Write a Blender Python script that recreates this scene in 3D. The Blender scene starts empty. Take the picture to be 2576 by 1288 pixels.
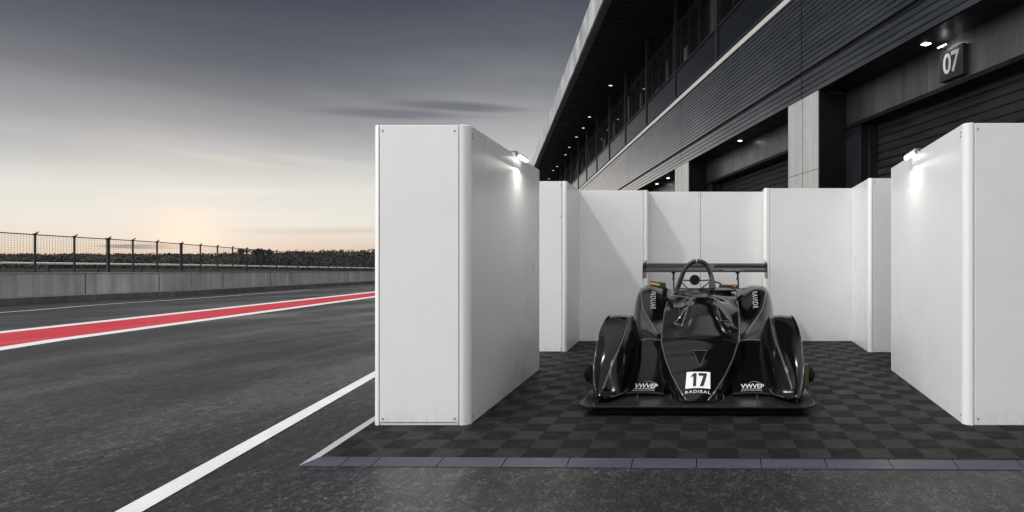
import bpy, bmesh, math, random
from mathutils import Vector, Matrix
from mathutils.bvhtree import BVHTree
random.seed(7)
S = bpy.context.scene
COL = S.collection
R = math.radians

# ------------------------------------------------------------------ camera, world, sun, exposure
FP = 1500.0                      # focal length in units of a 2576-wide picture
PX0, PY0, EYE = 1780.0, 652.0, 1.27
cam = bpy.data.cameras.new("camera"); camo = bpy.data.objects.new("camera", cam); COL.objects.link(camo)
camo.location = (0, 0, EYE); camo.rotation_euler = (R(90), 0, 0)
cam.sensor_width = 36; cam.sensor_fit = 'HORIZONTAL'; cam.lens = 36*FP/2576
cam.shift_x = (1288-PX0)/2576; cam.shift_y = (PY0-644)/2576
cam.clip_start = 0.05; cam.clip_end = 3000
S.camera = camo
S.view_settings.view_transform = 'Standard'; S.view_settings.look = 'None'
S.view_settings.exposure = 0.0; S.view_settings.gamma = 1
S.cycles.max_bounces = 8; S.cycles.use_denoising = True

def lin(c): return tuple(((v/255)/12.92 if v/255 <= .04045 else ((v/255+.055)/1.055)**2.4) for v in c)

class NT:
    def __init__(s, tree): s.t = tree; tree.nodes.clear()
    def n(s, typ, **kw):
        nd = s.t.nodes.new(typ)
        for k, v in kw.items():
            if k == 'ins':
                for a, b in v.items():
                    if isinstance(b, bpy.types.NodeSocket): s.t.links.new(b, nd.inputs[a])
                    else: nd.inputs[a].default_value = b
            else: setattr(nd, k, v)
        return nd
    def m(s, op, a, b=0.0, c=0.0, clamp=False):
        nd = s.t.nodes.new('ShaderNodeMath'); nd.operation = op; nd.use_clamp = clamp
        for i, v in enumerate((a, b, c)):
            if isinstance(v, bpy.types.NodeSocket): s.t.links.new(v, nd.inputs[i])
            else: nd.inputs[i].default_value = v
        return nd.outputs[0]
    def rng(s, v, a, b, c=0.0, d=1.0, smooth=True):
        nd = s.t.nodes.new('ShaderNodeMapRange'); nd.interpolation_type = 'SMOOTHSTEP' if smooth else 'LINEAR'
        s.t.links.new(v, nd.inputs[0])
        for i, x in enumerate((a, b, c, d)): nd.inputs[i+1].default_value = x
        return nd.outputs[0]
    def mix(s, f, a, b, typ='MIX'):
        nd = s.t.nodes.new('ShaderNodeMix'); nd.data_type = 'RGBA'; nd.blend_type = typ
        for i, v in ((0, f), (6, a), (7, b)):
            if isinstance(v, bpy.types.NodeSocket): s.t.links.new(v, nd.inputs[i])
            else: nd.inputs[i].default_value = v if i == 0 else (*v[:3], 1)
        return nd.outputs[2]
    def ramp(s, v, stops, interp='LINEAR'):
        nd = s.t.nodes.new('ShaderNodeValToRGB'); cr = nd.color_ramp; cr.interpolation = interp
        while len(cr.elements) < len(stops): cr.elements.new(.5)
        for e, (p, c) in zip(cr.elements, stops):
            e.position = p; e.color = (*c, 1) if len(c) == 3 else c
        s.t.links.new(v, nd.inputs[0]); return nd.outputs[0]
    def noise(s, vec, scale, detail=4, rough=.55, dim='3D'):
        nd = s.t.nodes.new('ShaderNodeTexNoise'); s.t.links.new(vec, nd.inputs['Vector'])
        nd.inputs['Scale'].default_value = scale; nd.inputs['Detail'].default_value = detail; nd.inputs['Roughness'].default_value = rough
        return nd.outputs[0]
    def map(s, vec, scale=(1,1,1), loc=(0,0,0), rot=(0,0,0)):
        nd = s.t.nodes.new('ShaderNodeMapping'); s.t.links.new(vec, nd.inputs[0])
        nd.inputs['Scale'].default_value = scale; nd.inputs['Location'].default_value = loc; nd.inputs['Rotation'].default_value = rot
        return nd.outputs[0]

SUN_EL, SUN_AZ = 2.0, -41.0     # the setting sun seen over the far hedge (azimuth from +Y, left negative)
W = bpy.data.worlds.new("World"); S.world = W; W.use_nodes = True
nt = NT(W.node_tree)
tc = nt.n('ShaderNodeTexCoord'); sep = nt.n('ShaderNodeSeparateXYZ', ins={0: tc.outputs['Generated']})
X, Y, Z = sep.outputs
ln = nt.m('SQRT', nt.m('ADD', nt.m('ADD', nt.m('MULTIPLY', X, X), nt.m('MULTIPLY', Y, Y)), 1e-6))
t = nt.m('DIVIDE', Z, ln)                      # tan of elevation
az = nt.m('ARCTAN2', X, Y)                     # 0 = straight ahead, left negative
fz = nt.rng(az, -.75, -.25, 1.0, .73)
comb = nt.n('ShaderNodeCombineXYZ', ins={0: nt.m('MULTIPLY', az, 1.6), 1: nt.m('MULTIPLY', t, 9.0), 2: 0.0}).outputs[0]
n1 = nt.noise(comb, 1.6, 5, .5); n2 = nt.noise(nt.map(comb, (1.3, 2.2, 1), (5, 3, 0), (0, 0, .12)), 2.4, 6, .6)
n3 = nt.noise(nt.map(comb, (1.0, .8, 1), (2, 7, 0), (0, 0, .2)), 5.0, 6, .62)
p = nt.m('ADD', nt.m('MULTIPLY', t, fz), nt.m('ADD', nt.m('MULTIPLY', nt.m('SUBTRACT', n1, .5), .042), nt.m('MULTIPLY', nt.m('SUBTRACT', n3, .5), .020)))
stops = [(-.02,(236,208,182)),(.006,(237,212,188)),(.026,(235,221,203)),(.048,(232,227,216)),(.088,(221,220,213)),(.129,(192,191,190)),
         (.169,(156,157,160)),(.196,(138,140,144)),(.223,(116,119,125)),(.263,(92,97,106)),(.331,(69,75,87)),(.43,(64,70,82)),(.75,(140,144,150)),(1.3,(240,242,246))]
col = nt.ramp(nt.m('MULTIPLY', nt.m('ADD', p, .02), .7), [((a+.02)*.7, lin(c)) for a, c in stops])
def ell(a0, t0, sa, st, tilt=0.0, amp=.5, soft=(1.0, .2), nz=1.6):
    da = nt.m('DIVIDE', nt.m('SUBTRACT', az, a0), sa)
    tt = nt.m('SUBTRACT', nt.m('SUBTRACT', t, t0), nt.m('MULTIPLY', nt.m('SUBTRACT', az, a0), tilt))
    dt = nt.m('DIVIDE', tt, st)
    d = nt.m('SQRT', nt.m('ADD', nt.m('MULTIPLY', da, da), nt.m('MULTIPLY', dt, dt)))
    d = nt.m('ADD', d, nt.m('MULTIPLY', nt.m('SUBTRACT', n2, .5), nz))
    return nt.m('MULTIPLY', nt.rng(d, soft[0], soft[1]), amp)
# long lens cloud, low grey bars, warm streaks (directions in the sky)
col = nt.mix(ell(-.475, .217, .15, .010, .07, .62, nz=1.0), col, lin((98,102,110)))
col = nt.mix(ell(-.40, .236, .13, .012, .04, .68, nz=1.0), col, lin((92,96,105)))
col = nt.mix(ell(-.751, .0155, .050, .0034, .0, .85, (1.05,.5), .8), col, lin((112,100,104)))
col = nt.mix(ell(-.56, .040, .16, .008, .03, .35), col, lin((186,172,168)))
col = nt.mix(ell(-.66, .128, .12, .008, -.09, .3), col, lin((232,212,196)))
col = nt.mix(ell(-.55, .135, .13, .010, -.06, .4), col, lin((214,211,206)))
col = nt.mix(ell(-.68, .088, .12, .006, .05, .5), col, lin((234,233,228)))
col = nt.mix(ell(-.70, .060, .14, .005, .02, .5), col, lin((240,233,220)))
# glow round the setting sun
sd = Vector((math.sin(R(SUN_AZ)), math.cos(R(SUN_AZ)), math.tan(R(1.35)))).normalized()
dot = nt.n('ShaderNodeVectorMath', operation='DOT_PRODUCT', ins={0: tc.outputs['Generated'], 1: sd}).outputs['Value']
g1 = nt.m('POWER', nt.m('MAXIMUM', dot, 0.0), 1500.0); g2 = nt.m('POWER', nt.m('MAXIMUM', dot, 0.0), 160.0)
col = nt.mix(nt.m('MULTIPLY', g2, .24), col, lin((248,228,208)))
col = nt.mix(nt.m('MULTIPLY', g1, .85), col, (1.06, .84, .66))
# rosy tint near the horizon to the right of the sun
col = nt.mix(nt.m('MULTIPLY', nt.rng(az, -.72, -.5), nt.rng(t, .05, .0, 0, .6)), col, lin((212,190,180)))
# unseen sky behind the photographer, brightened and weighted left to light the booth
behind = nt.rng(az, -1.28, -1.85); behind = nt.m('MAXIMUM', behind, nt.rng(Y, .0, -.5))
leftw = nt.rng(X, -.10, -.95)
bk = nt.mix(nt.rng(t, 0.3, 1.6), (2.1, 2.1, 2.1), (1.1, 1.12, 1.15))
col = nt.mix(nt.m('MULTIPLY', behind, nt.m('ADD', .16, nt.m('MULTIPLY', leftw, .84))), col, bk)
# unseen sky patch added to light the booth; pit roof shields its right side
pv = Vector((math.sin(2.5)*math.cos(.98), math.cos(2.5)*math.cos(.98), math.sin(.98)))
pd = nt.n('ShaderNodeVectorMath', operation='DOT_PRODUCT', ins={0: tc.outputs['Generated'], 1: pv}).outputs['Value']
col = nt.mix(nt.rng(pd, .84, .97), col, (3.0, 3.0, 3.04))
sky = nt.n('ShaderNodeTexSky'); sky.sky_type = 'NISHITA'; sky.sun_disc = False
sky.sun_elevation = R(SUN_EL); sky.sun_rotation = R(SUN_AZ); sky.dust_density = 3
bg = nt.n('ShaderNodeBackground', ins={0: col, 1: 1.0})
hs = nt.n('ShaderNodeHueSaturation', ins={'Saturation': .25, 'Value': .05, 'Color': sky.outputs[0]})
bg2 = nt.n('ShaderNodeBackground', ins={0: hs.outputs[0], 1: .05})
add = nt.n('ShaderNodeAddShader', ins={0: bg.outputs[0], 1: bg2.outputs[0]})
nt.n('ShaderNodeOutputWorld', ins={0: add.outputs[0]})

sun = bpy.data.lights.new("sun", 'SUN'); suno = bpy.data.objects.new("sun", sun); COL.objects.link(suno)
sun.energy = 1.6; sun.angle = R(3.0); sun.color = (1, .97, .93)
suno.rotation_euler = Vector((-.50, -.26, .82)).to_track_quat('Z', 'Y').to_euler()

# ------------------------------------------------------------------ materials
MAT = {}
def mat(name, base=(.5,.5,.5), rough=.5, metal=0.0, coat=0.0, emit=None, estr=0.0, build=None, spec=.5):
    if name in MAT: return MAT[name]
    m = bpy.data.materials.new(name); m.use_nodes = True; MAT[name] = m
    q = NT(m.node_tree)
    b = q.n('ShaderNodeBsdfPrincipled', ins={'Base Color': (*base, 1), 'Roughness': rough, 'Metallic': metal, 'Coat Weight': coat,
                                            'Coat Roughness': .03, 'Specular IOR Level': spec})
    if emit: b.inputs['Emission Color'].default_value = (*emit, 1); b.inputs['Emission Strength'].default_value = estr
    q.n('ShaderNodeOutputMaterial', ins={0: b.outputs[0]})
    q.b = b; q.obj = q.n('ShaderNodeTexCoord').outputs['Object']
    if build: build(q)
    return m
def setin(q, name, v): q.t.links.new(v, q.b.inputs[name])
def bump(q, h, strength, dist):
    bn = q.n('ShaderNodeBump', ins={'Strength': strength, 'Distance': dist, 'Height': h}); setin(q, 'Normal', bn.outputs[0])

def asphalt_b(q):
    v = q.obj
    streak = q.noise(q.map(v, (.55, .12, 1), rot=(0, 0, R(12))), 1.0, 5, .6)
    patch = q.noise(v, .35, 4, .6); fine = q.noise(v, 24, 11, .84); mid = q.noise(q.map(v, (1, .45, 1), rot=(0, 0, R(-50))), 18, 5, .7)
    vor = q.n('ShaderNodeTexVoronoi', ins={'Vector': v, 'Scale': 110.0}).outputs[0]
    f2 = q.noise(q.map(v, (1, .6, 1), rot=(0, 0, R(-50))), 75, 3, .6)
    f = q.m('ADD', q.m('ADD', q.m('MULTIPLY', fine, .45), q.m('MULTIPLY', mid, .25)), q.m('MULTIPLY', f2, .30))
    vc = q.n('ShaderNodeTexVoronoi', ins={'Vector': v, 'Scale': 42.0}); stone = q.m('MULTIPLY', q.m('GREATER_THAN', q.n('ShaderNodeSeparateColor', ins={0: vc.outputs['Color']}).outputs[0], .955), q.m('LESS_THAN', vc.outputs['Distance'], .3))
    c = q.ramp(f, [(.44, (.001,.001,.001)), (.48, (.007,.007,.0075)), (.52, (.020,.0195,.0205)), (.58, (.10,.098,.10))])
    c = q.mix(q.m('MULTIPLY', stone, .8), c, (.16,.155,.15))
    m2 = q.mix(q.rng(q.m('ADD', q.m('MULTIPLY', streak, .6), q.m('MULTIPLY', patch, .4)), .38, .64), (.40,.39,.39), (1.15,1.12,1.15))
    c = q.mix(1.0, c, m2, 'MULTIPLY')
    setin(q, 'Base Color', c)
    setin(q, 'Roughness', q.rng(q.m('ADD', q.m('MULTIPLY', streak, .6), q.m('MULTIPLY', patch, .4)), .38, .62, .56, .31))
    bump(q, q.m('ADD', q.m('MULTIPLY', f, 1.0), q.m('MULTIPLY', vor, .3)), .24, .005)
mat('asphalt', (.05,.05,.05), .55, build=asphalt_b, spec=.5)

def paint_b(base):
    def f(q):
        n = q.noise(q.obj, 45, 5, .75); big = q.noise(q.obj, 3, 4, .6)
        w = q.rng(q.m('ADD', q.m('MULTIPLY', n, .7), q.m('MULTIPLY', big, .3)), .60, .70)
        c = q.mix(w, base, tuple(x*.25 for x in base)); c = q.mix(q.rng(big, .3, .7, 0, .25), c, tuple(x*.6 for x in base))
        setin(q, 'Base Color', c); bump(q, n, .4, .006)
    return f
mat('white_paint', (.72,.72,.71), .6, spec=.3, build=paint_b((.66,.66,.65)))
mat('white_paint_thin', (.38,.38,.40), .6, build=paint_b((.6,.6,.62)))
def red_b(q):
    n = q.noise(q.map(q.obj, (1, .15, 1)), 3, 5, .65); n2 = q.noise(q.obj, 40, 4, .7)
    c = q.mix(q.rng(n, .35, .7), (.40,.022,.034), (.46,.05,.062)); c = q.mix(q.rng(n2, .55, .75, 0, .4), c, (.22,.02,.03))
    setin(q, 'Base Color', c); bump(q, n2, .3, .005)
mat('red_paint', (.5,.08,.09), .7, spec=.2, build=red_b)

def panel_b(q):
    n = q.noise(q.map(q.obj, (1, 1, .25)), 1.3, 3, .5)
    setin(q, 'Roughness', q.rng(n, .3, .7, .26, .34))
    c = q.mix(q.rng(q.noise(q.obj, 2.2, 5, .6), .3, .75), (.88,.88,.875), (.84,.845,.84)); z_ = q.n('ShaderNodeSeparateXYZ', ins={0: q.obj}).outputs[2]
    gr = q.m('MULTIPLY', q.rng(z_, .16, .0), q.rng(q.noise(q.map(q.obj, (6, 6, 2)), 3, 5, .7), .4, .65, 0, .22))     # floor dirt kicked up along the foot
    c = q.mix(gr, c, (.42,.41,.39)); sc = q.rng(q.noise(q.map(q.obj, (1, 1, 4)), 1.7, 6, .75), .60, .72, 0, .05); c = q.mix(sc, c, (.5,.49,.48))
    setin(q, 'Base Color', c)
mat('panel_white', (.8,.8,.8), .2, build=panel_b, spec=.5)
mat('post_white', (.88,.88,.87), .22, coat=.2)
mat('seam_dark', (.10,.10,.10), .6)
mat('screw_metal', (.18,.18,.18), .35, metal=.8)

def conc_b(lo, hi, sc=1.0):
    def f(q):
        v = q.obj
        st = q.noise(q.map(v, (2.6*sc, 2.6*sc, .16*sc)), 1.6, 6, .7); pt = q.noise(v, .9*sc, 5, .6); fn = q.noise(v, 25, 4, .7)
        k = q.m('ADD', q.m('MULTIPLY', st, .6), q.m('MULTIPLY', pt, .4))
        c = q.ramp(k, [(.33, lo), (.52, tuple((a+b)/2 for a, b in zip(lo, hi))), (.66, hi)])
        c = q.mix(q.rng(fn, .4, .75, 0, .25), c, tuple(x*.5 for x in lo))
        setin(q, 'Base Color', c); bump(q, fn, .3, .01)
    return f
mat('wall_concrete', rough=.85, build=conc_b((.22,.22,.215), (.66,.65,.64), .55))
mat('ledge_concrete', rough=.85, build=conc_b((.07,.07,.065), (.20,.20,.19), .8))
mat('pillar_concrete', rough=.4, build=conc_b((.46,.46,.455), (.68,.68,.67), .8), metal=.25)
mat('header_panel', rough=.30, build=conc_b((.14,.14,.15), (.32,.32,.33), .8), metal=.85)
def clad_b(q):
    n = q.noise(q.map(q.obj, (.3, .3, 3)), 2.0, 5, .6); n2 = q.noise(q.obj, .4, 3, .5)
    k = q.m('ADD', q.m('MULTIPLY', n, .5), q.m('MULTIPLY', n2, .5))
    setin(q, 'Base Color', q.ramp(k, [(.35, (.34,.338,.335)), (.65, (.46,.457,.45))])); setin(q, 'Roughness', q.rng(n, .3, .7, .15, .23))
mat('cladding_metal', rough=.4, metal=1.0, coat=1.0, build=clad_b)
def fascia_b(q):
    n = q.noise(q.map(q.obj, (1, .35, .25)), 1.2, 5, .6)
    setin(q, 'Base Color', q.ramp(n, [(.35, (.36,.38,.40)), (.65, (.70,.71,.72))])); setin(q, 'Roughness', q.rng(n, .3, .7, .25, .5))
mat('fascia_metal', rough=.4, metal=.2, build=fascia_b)
def dark_b(a, b, sc=(1,1,.3)):
    def f(q):
        n = q.noise(q.map(q.obj, sc), 2.0, 5, .65)
        setin(q, 'Base Color', q.ramp(n, [(.3, a), (.7, b)])); setin(q, 'Roughness', q.rng(n, .3, .7, .3, .55))
    return f
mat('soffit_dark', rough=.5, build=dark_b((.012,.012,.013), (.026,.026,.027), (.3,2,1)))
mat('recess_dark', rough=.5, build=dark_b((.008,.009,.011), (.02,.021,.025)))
mat('shutter_dark', rough=.42, metal=.2, build=dark_b((.02,.021,.025), (.05,.051,.056), (.5,.5,2)))
mat('dark_steel', (.035,.037,.042), .4, metal=.4)
mat('window_glass', (.012,.013,.016), .07, coat=.3)
mat('guard_glass', (.008,.009,.011), .05)
mat('light_steel', (.72,.72,.70), .38, metal=.2)
mat('mullion', (.045,.046,.05), .35, metal=.3)
def curtain_b(q):
    n = q.noise(q.map(q.obj, (3, 3, .12)), 2.2, 4, .6)
    setin(q, 'Base Color', q.ramp(n, [(.35, (.012,.012,.013)), (.55, (.05,.049,.047)), (.7, (.13,.128,.12))]))
mat('blind_cloth', (.12,.12,.12), .6, build=curtain_b)
mat('lamp_warm', (.9,.7,.5), .4, emit=(1,.66,.42), estr=1.6)
mat('lamp_cool', (.9,.9,.9), .4, emit=(1,.98,.93), estr=7)
mat('tube_light', (.95,.95,.95), .3, emit=(1,1,.97), estr=4)
mat('sign_black', (.03,.031,.033), .4)
mat('sign_grey', (.52,.52,.52), .5)

# floor tiles: checker of smooth and ribbed plastic tiles
def tile_b(q):
    v = q.map(q.obj, (5, 5, 1))                                    # one unit = one 0.2 m tile
    s = q.n('ShaderNodeSeparateXYZ', ins={0: v}); x, y = s.outputs[0], s.outputs[1]
    ck = q.m('PINGPONG', q.m('ADD', q.m('FLOOR', x), q.m('FLOOR', y)), 1.0)
    ck = q.m('GREATER_THAN', ck, .5)
    rib = q.m('SINE', q.m('MULTIPLY', q.m('ADD', q.m('MULTIPLY', x, .8), y), 50.0))
    ribm = q.m('MULTIPLY', q.rng(rib, -.1, .6), ck)                # ribs only on every second tile
    fx = q.m('ABSOLUTE', q.m('SUBTRACT', q.m('FRACT', x), .5)); fy = q.m('ABSOLUTE', q.m('SUBTRACT', q.m('FRACT', y), .5))
    seam = q.m('GREATER_THAN', q.m('MAXIMUM', fx, fy), .485)
    dg = q.m('ABSOLUTE', q.m('SUBTRACT', q.m('FRACT', q.m('MULTIPLY', q.m('ADD', x, y), .5)), .5)); dgm = q.m('MULTIPLY', q.m('LESS_THAN', dg, .008), .3)
    tn = q.n('ShaderNodeTexWhiteNoise', ins={0: q.n('ShaderNodeCombineXYZ', ins={0: q.m('FLOOR', x), 1: q.m('FLOOR', y)}).outputs[0]}).outputs[0]
    n = q.noise(q.obj, 6, 5, .65); fn = q.noise(q.obj, 60, 4, .7)
    smooth = q.mix(q.rng(n, .35, .65), (.012,.012,.012), (.027,.026,.026)); smooth = q.mix(q.rng(tn, 0, 1, 0, .35), smooth, (.008,.008,.008))
    ribc = q.mix(ribm, (.003,.003,.003), (.018,.0175,.0175)); ribc = q.mix(q.rng(tn, 0, 1, 0, .3), ribc, (.010,.010,.010))
    c = q.mix(ck, smooth, ribc); c = q.mix(q.m('MULTIPLY', seam, .75), c, (.01,.01,.01)); c = q.mix(dgm, c, (.11,.108,.105))
    setin(q, 'Base Color', c)
    setin(q, 'Roughness', q.m('ADD', q.m('MULTIPLY', ck, .12), q.rng(n, .3, .7, .42, .6)))
    h = q.m('ADD', q.m('ADD', q.m('MULTIPLY', ribm, 1.0), q.m('MULTIPLY', q.m('SUBTRACT', 1.0, ck), .9)), q.m('MULTIPLY', fn, .12))
    h = q.m('SUBTRACT', h, q.m('MULTIPLY', seam, .8)); bump(q, h, .5, .003)
mat('floor_tile', rough=.5, build=tile_b)
def ramp_b(q):
    n = q.noise(q.map(q.obj, (.4, 4, 4)), 3, 4, .6); setin(q, 'Base Color', q.ramp(n, [(.3, (.036,.040,.056)), (.7, (.056,.061,.079))])); setin(q, 'Roughness', q.rng(n, .3, .7, .35, .5))
mat('ramp_blue', rough=.4, build=ramp_b)
mat('ramp_light', (.36,.36,.38), .45)

def carp_b(q):
    n = q.noise(q.obj, 4.0, 3, .5); setin(q, 'Roughness', q.rng(n, .35, .7, .06, .14))
    sp = q.noise(q.obj, 90, 2, .5); setin(q, 'Base Color', q.mix(q.rng(sp, .72, .78), (.004,.004,.0045), (.03,.03,.03)))
mat('car_black', (.004,.004,.0045), .10, coat=0, build=carp_b, spec=.24)
mat('car_grey', (.016,.016,.015), .22, coat=0, spec=.5)
mat('car_matte', (.004,.004,.004), .6, spec=.2)
mat('carbon', (.006,.006,.006), .35, coat=.3)
mat('rubber', (.012,.012,.012), .75)
mat('tube_black', (.02,.02,.022), .3, coat=.2)
mat('edge_highlight', (.035,.035,.036), .16, coat=.9)  # lightened so the added edge tubes and duct lips show as highlights
mat('fairing_blue', (.05,.06,.07), .25, coat=.3)
mat('decal_white', (.75,.75,.74), .45)
mat('decal_grey', (.36,.36,.35), .45)
mat('decal_black', (.012,.012,.012), .4)
mat('khaki', (.12,.105,.055), .45)
mat('yellow', (.55,.35,.03), .4); mat('orange', (.5,.2,.03), .4); mat('cream', (.55,.52,.42), .45)
mat('strut_white', (.45,.45,.44), .4)
mat('screen_clear', (.05,.05,.05), .08)
MAT['screen_clear'].node_tree.nodes['Principled BSDF'].inputs['Alpha'].default_value = .5
def grass_b(q):
    n = q.noise(q.map(q.obj, (.2, .6, 1)), .8, 6, .7); setin(q, 'Base Color', q.ramp(n, [(.35, (.010,.011,.008)), (.55, (.022,.023,.014)), (.72, (.05,.048,.03))])); bump(q, n, .6, .3)
mat('grass', rough=.9, build=grass_b)
def leaf_b(q):
    n = q.noise(q.obj, .05, 4, .6); setin(q, 'Base Color', q.ramp(n, [(.35, (.055,.05,.043)), (.65, (.085,.076,.062))]))
mat('leaves', rough=.9, build=leaf_b)
mat('bark', (.02,.018,.015), .9)
mat('galvanised', (.80,.81,.84), .45, metal=.1)
mat('fence_steel', (.028,.03,.036), .5, metal=.3)
mat('fence_wire', (.05,.05,.05), .5)

for k_, v_ in (('recess_dark', .12), ('soffit_dark', .12), ('rubber', .12), ('car_matte', .05), ('car_grey', .25), ('floor_tile', .10), ('shutter_dark', .2), ('carbon', .2), ('ledge_concrete', .3), ('grass', .1), ('leaves', .1), ('ramp_blue', .4), ('sign_black', .2)):
    MAT[k_].node_tree.nodes['Principled BSDF'].inputs['Specular IOR Level'].default_value = v_

# ------------------------------------------------------------------ mesh helpers
def link(o, parent=None):
    COL.objects.link(o)
    if parent is not None: o.parent = parent
    return o
def tag(o, label=None, cat=None, group=None, kind=None):
    if label: o['label'] = label
    if cat: o['category'] = cat
    if group: o['group'] = group
    if kind: o['kind'] = kind
    return o
def empty(name, loc=(0,0,0), rz=0.0, **kw):
    o = bpy.data.objects.new(name, None); o.location = loc; o.rotation_euler = (0,0,rz); o.empty_display_size = .2
    COL.objects.link(o); return tag(o, **kw)
class MB:
    def __init__(s): s.v = []; s.f = []; s.sm = []
    def add(s, vs, fs, smooth=False):
        k = len(s.v); s.v += [tuple(v) for v in vs]; s.f += [tuple(i+k for i in f) for f in fs]; s.sm += [smooth]*len(fs); return s
    def hexa(s, c8):      # bottom 4 then top 4
        return s.add(c8, [(3,2,1,0),(4,5,6,7),(0,1,5,4),(1,2,6,5),(2,3,7,6),(3,0,4,7)])
    def box(s, x0, x1, y0, y1, z0, z1):
        return s.hexa([(x0,y0,z0),(x1,y0,z0),(x1,y1,z0),(x0,y1,z0),(x0,y0,z1),(x1,y0,z1),(x1,y1,z1),(x0,y1,z1)])
    def tube(s, pts, r, n=10, caps=True):
        pts = [Vector(p) for p in pts]; rs = r if isinstance(r, (list, tuple)) else [r]*len(pts)
        rings = []; up = None
        for i, pnt in enumerate(pts):
            d = (pts[min(i+1, len(pts)-1)] - pts[max(i-1, 0)]).normalized()
            if up is None: up = Vector((0,0,1)) if abs(d.z) < .9 else Vector((0,1,0))
            a = d.cross(up).normalized(); b = a.cross(d).normalized(); up = b
            rings.append([pnt + (a*math.cos(2*math.pi*j/n) + b*math.sin(2*math.pi*j/n))*rs[i] for j in range(n)])
        vs = [v for rg in rings for v in rg]; fs = []
        for i in range(len(rings)-1):
            for j in range(n): fs.append((i*n+j, i*n+(j+1)%n, (i+1)*n+(j+1)%n, (i+1)*n+j))
        s.add(vs, fs, True)
        if caps:
            k = len(s.v)-len(vs); s.f.append(tuple(k+j for j in range(n))[::-1]); s.sm.append(False)
            s.f.append(tuple(k+(len(rings)-1)*n+j for j in range(n))); s.sm.append(False)
        return s
    def grid(s, rows, smooth=True, flip=False):
        m_ = len(rows[0]); vs = [p for r in rows for p in r]; fs = []
        for i in range(len(rows)-1):
            for j in range(m_-1):
                a = (i*m_+j, i*m_+j+1, (i+1)*m_+j+1, (i+1)*m_+j); fs.append(a[::-1] if flip else a)
        return s.add(vs, fs, smooth)
    def prism(s, poly, z0, z1):
        n = len(poly); vs = [(x,y,z0) for x,y in poly] + [(x,y,z1) for x,y in poly]
        return s.add(vs, [tuple(range(n))[::-1], tuple(range(n,2*n))] + [(i,(i+1)%n,n+(i+1)%n,n+i) for i in range(n)])
    def build(s, name, m, parent=None, label=None, sharp=None, bevel=0.0):
        me = bpy.data.meshes.new(name); me.from_pydata(s.v, [], s.f); me.update()
        me.polygons.foreach_set('use_smooth', s.sm)
        me.materials.append(MAT[m])
        if sharp is not None: me.set_sharp_from_angle(angle=R(sharp))
        o = link(bpy.data.objects.new(name, me), parent)
        if bevel:
            b = o.modifiers.new('bevel', 'BEVEL'); b.width = bevel; b.segments = 2; b.limit_method = 'ANGLE'
        if label: o['label'] = label
        return o
def catmull(pts, k):
    out = []; P = [Vector(p) for p in pts]; n = len(P)
    for i in range(n-1):
        a, b, c, d = P[max(i-1,0)], P[i], P[i+1], P[min(i+2,n-1)]
        for j in range(k):
            u = j/k; out.append(.5*((2*b) + (c-a)*u + (2*a-5*b+4*c-d)*u*u + (3*b-a-3*c+d)*u**3))
    out.append(P[-1].copy()); return out
def loft_rows(sections, kc, ks, closed=False):
    rows = [catmull(s_, kc) for s_ in sections]
    cols = [catmull([r[j] for r in rows], ks) for j in range(len(rows[0]))]
    return [[c[i] for c in cols] for i in range(len(cols[0]))]
def interp(tab, s):
    if s <= tab[0][0]: return tab[0][1]
    for (a, va), (b, vb) in zip(tab, tab[1:]):
        if s <= b:
            u = (s-a)/(b-a); u2 = u*u*(3-2*u)*.35 + u*.65
            return va + (vb-va)*u2
    return tab[-1][1]
def text_mesh(body, size=1.0, bold=0.0, spacing=1.0, shear=0.0, align='CENTER'):
    c = bpy.data.curves.new('lettering', 'FONT'); c.body = body; c.size = size; c.offset = bold; c.space_character = spacing; c.shear = shear
    c.align_x = align; c.align_y = 'CENTER'; c.resolution_u = 3
    o = bpy.data.objects.new('lettering_tmp', c); COL.objects.link(o); bpy.context.view_layer.update()
    me = bpy.data.meshes.new_from_object(o.evaluated_get(bpy.context.evaluated_depsgraph_get()))
    COL.objects.unlink(o); bpy.data.objects.remove(o)
    return me

# ------------------------------------------------------------------ survey: ground slopes gently away beyond GY
GY, KS, GZ = 9.5, 28/1500, -.025
def gz(y): return GZ - KS*max(0.0, y-GY)
def G(px, q):
    y = (EYE-GZ)*FP/(q-PY0)
    if y > GY: y = (FP*(EYE-GZ) - FP*KS*GY)/(q-PY0-FP*KS)
    return ((px-PX0)/FP*y, y)

# ------------------------------------------------------------------ ground, road markings
ys = [-40, -10, 0, 5, GY] + [GY + 6*i for i in range(1, 50)]
b = MB()
b.grid([[(x, y, gz(y)) for x in (-160, -60, -20, 0, 20, 60)] for y in ys], smooth=False, flip=True)
o = b.build('ground_asphalt', 'asphalt'); tag(o, 'dark worn asphalt of the pit lane running off to the left', None, kind='structure')
def strip(name, left, right, m, dz, label):
    b = MB(); rows = []
    for (xa, ya), (xb, yb) in zip(left, right): rows.append([(xa, ya, gz(ya)+dz), (xb, yb, gz(yb)+dz)])
    b.grid(rows, smooth=False, flip=True); o = b.build(name, m); tag(o, label, None, kind='structure'); return o
def line_pts(q0, q1, xs=(0, 938), ext=(-700, 1700)):
    # a straight line on the ground through two surveyed points, cut where the slope starts
    a, c = Vector(G(xs[0], q0)), Vector(G(xs[1], q1)); d = (c-a)/(c.y-a.y)
    return [tuple(a + d*(y-a.y)) for y in (-6, 2, 5, 8, GY, 12, 15, 20, 26, 34, 45, 60, 90, 140)]
L1, L2, L3, L4 = line_pts(834, 733.9), line_pts(838.9, 736.3), line_pts(873.8, 745.6), line_pts(882.4, 749)
strip('lane_stripe', L1, L2, 'white_paint', .004, 'white line along the far side of the red band')
strip('red_band', L2, L3, 'red_paint', .004, 'red painted band down the pit lane')
strip('lane_stripe', L3, L4, 'white_paint', .004, 'white line along the near side of the red band')
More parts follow.
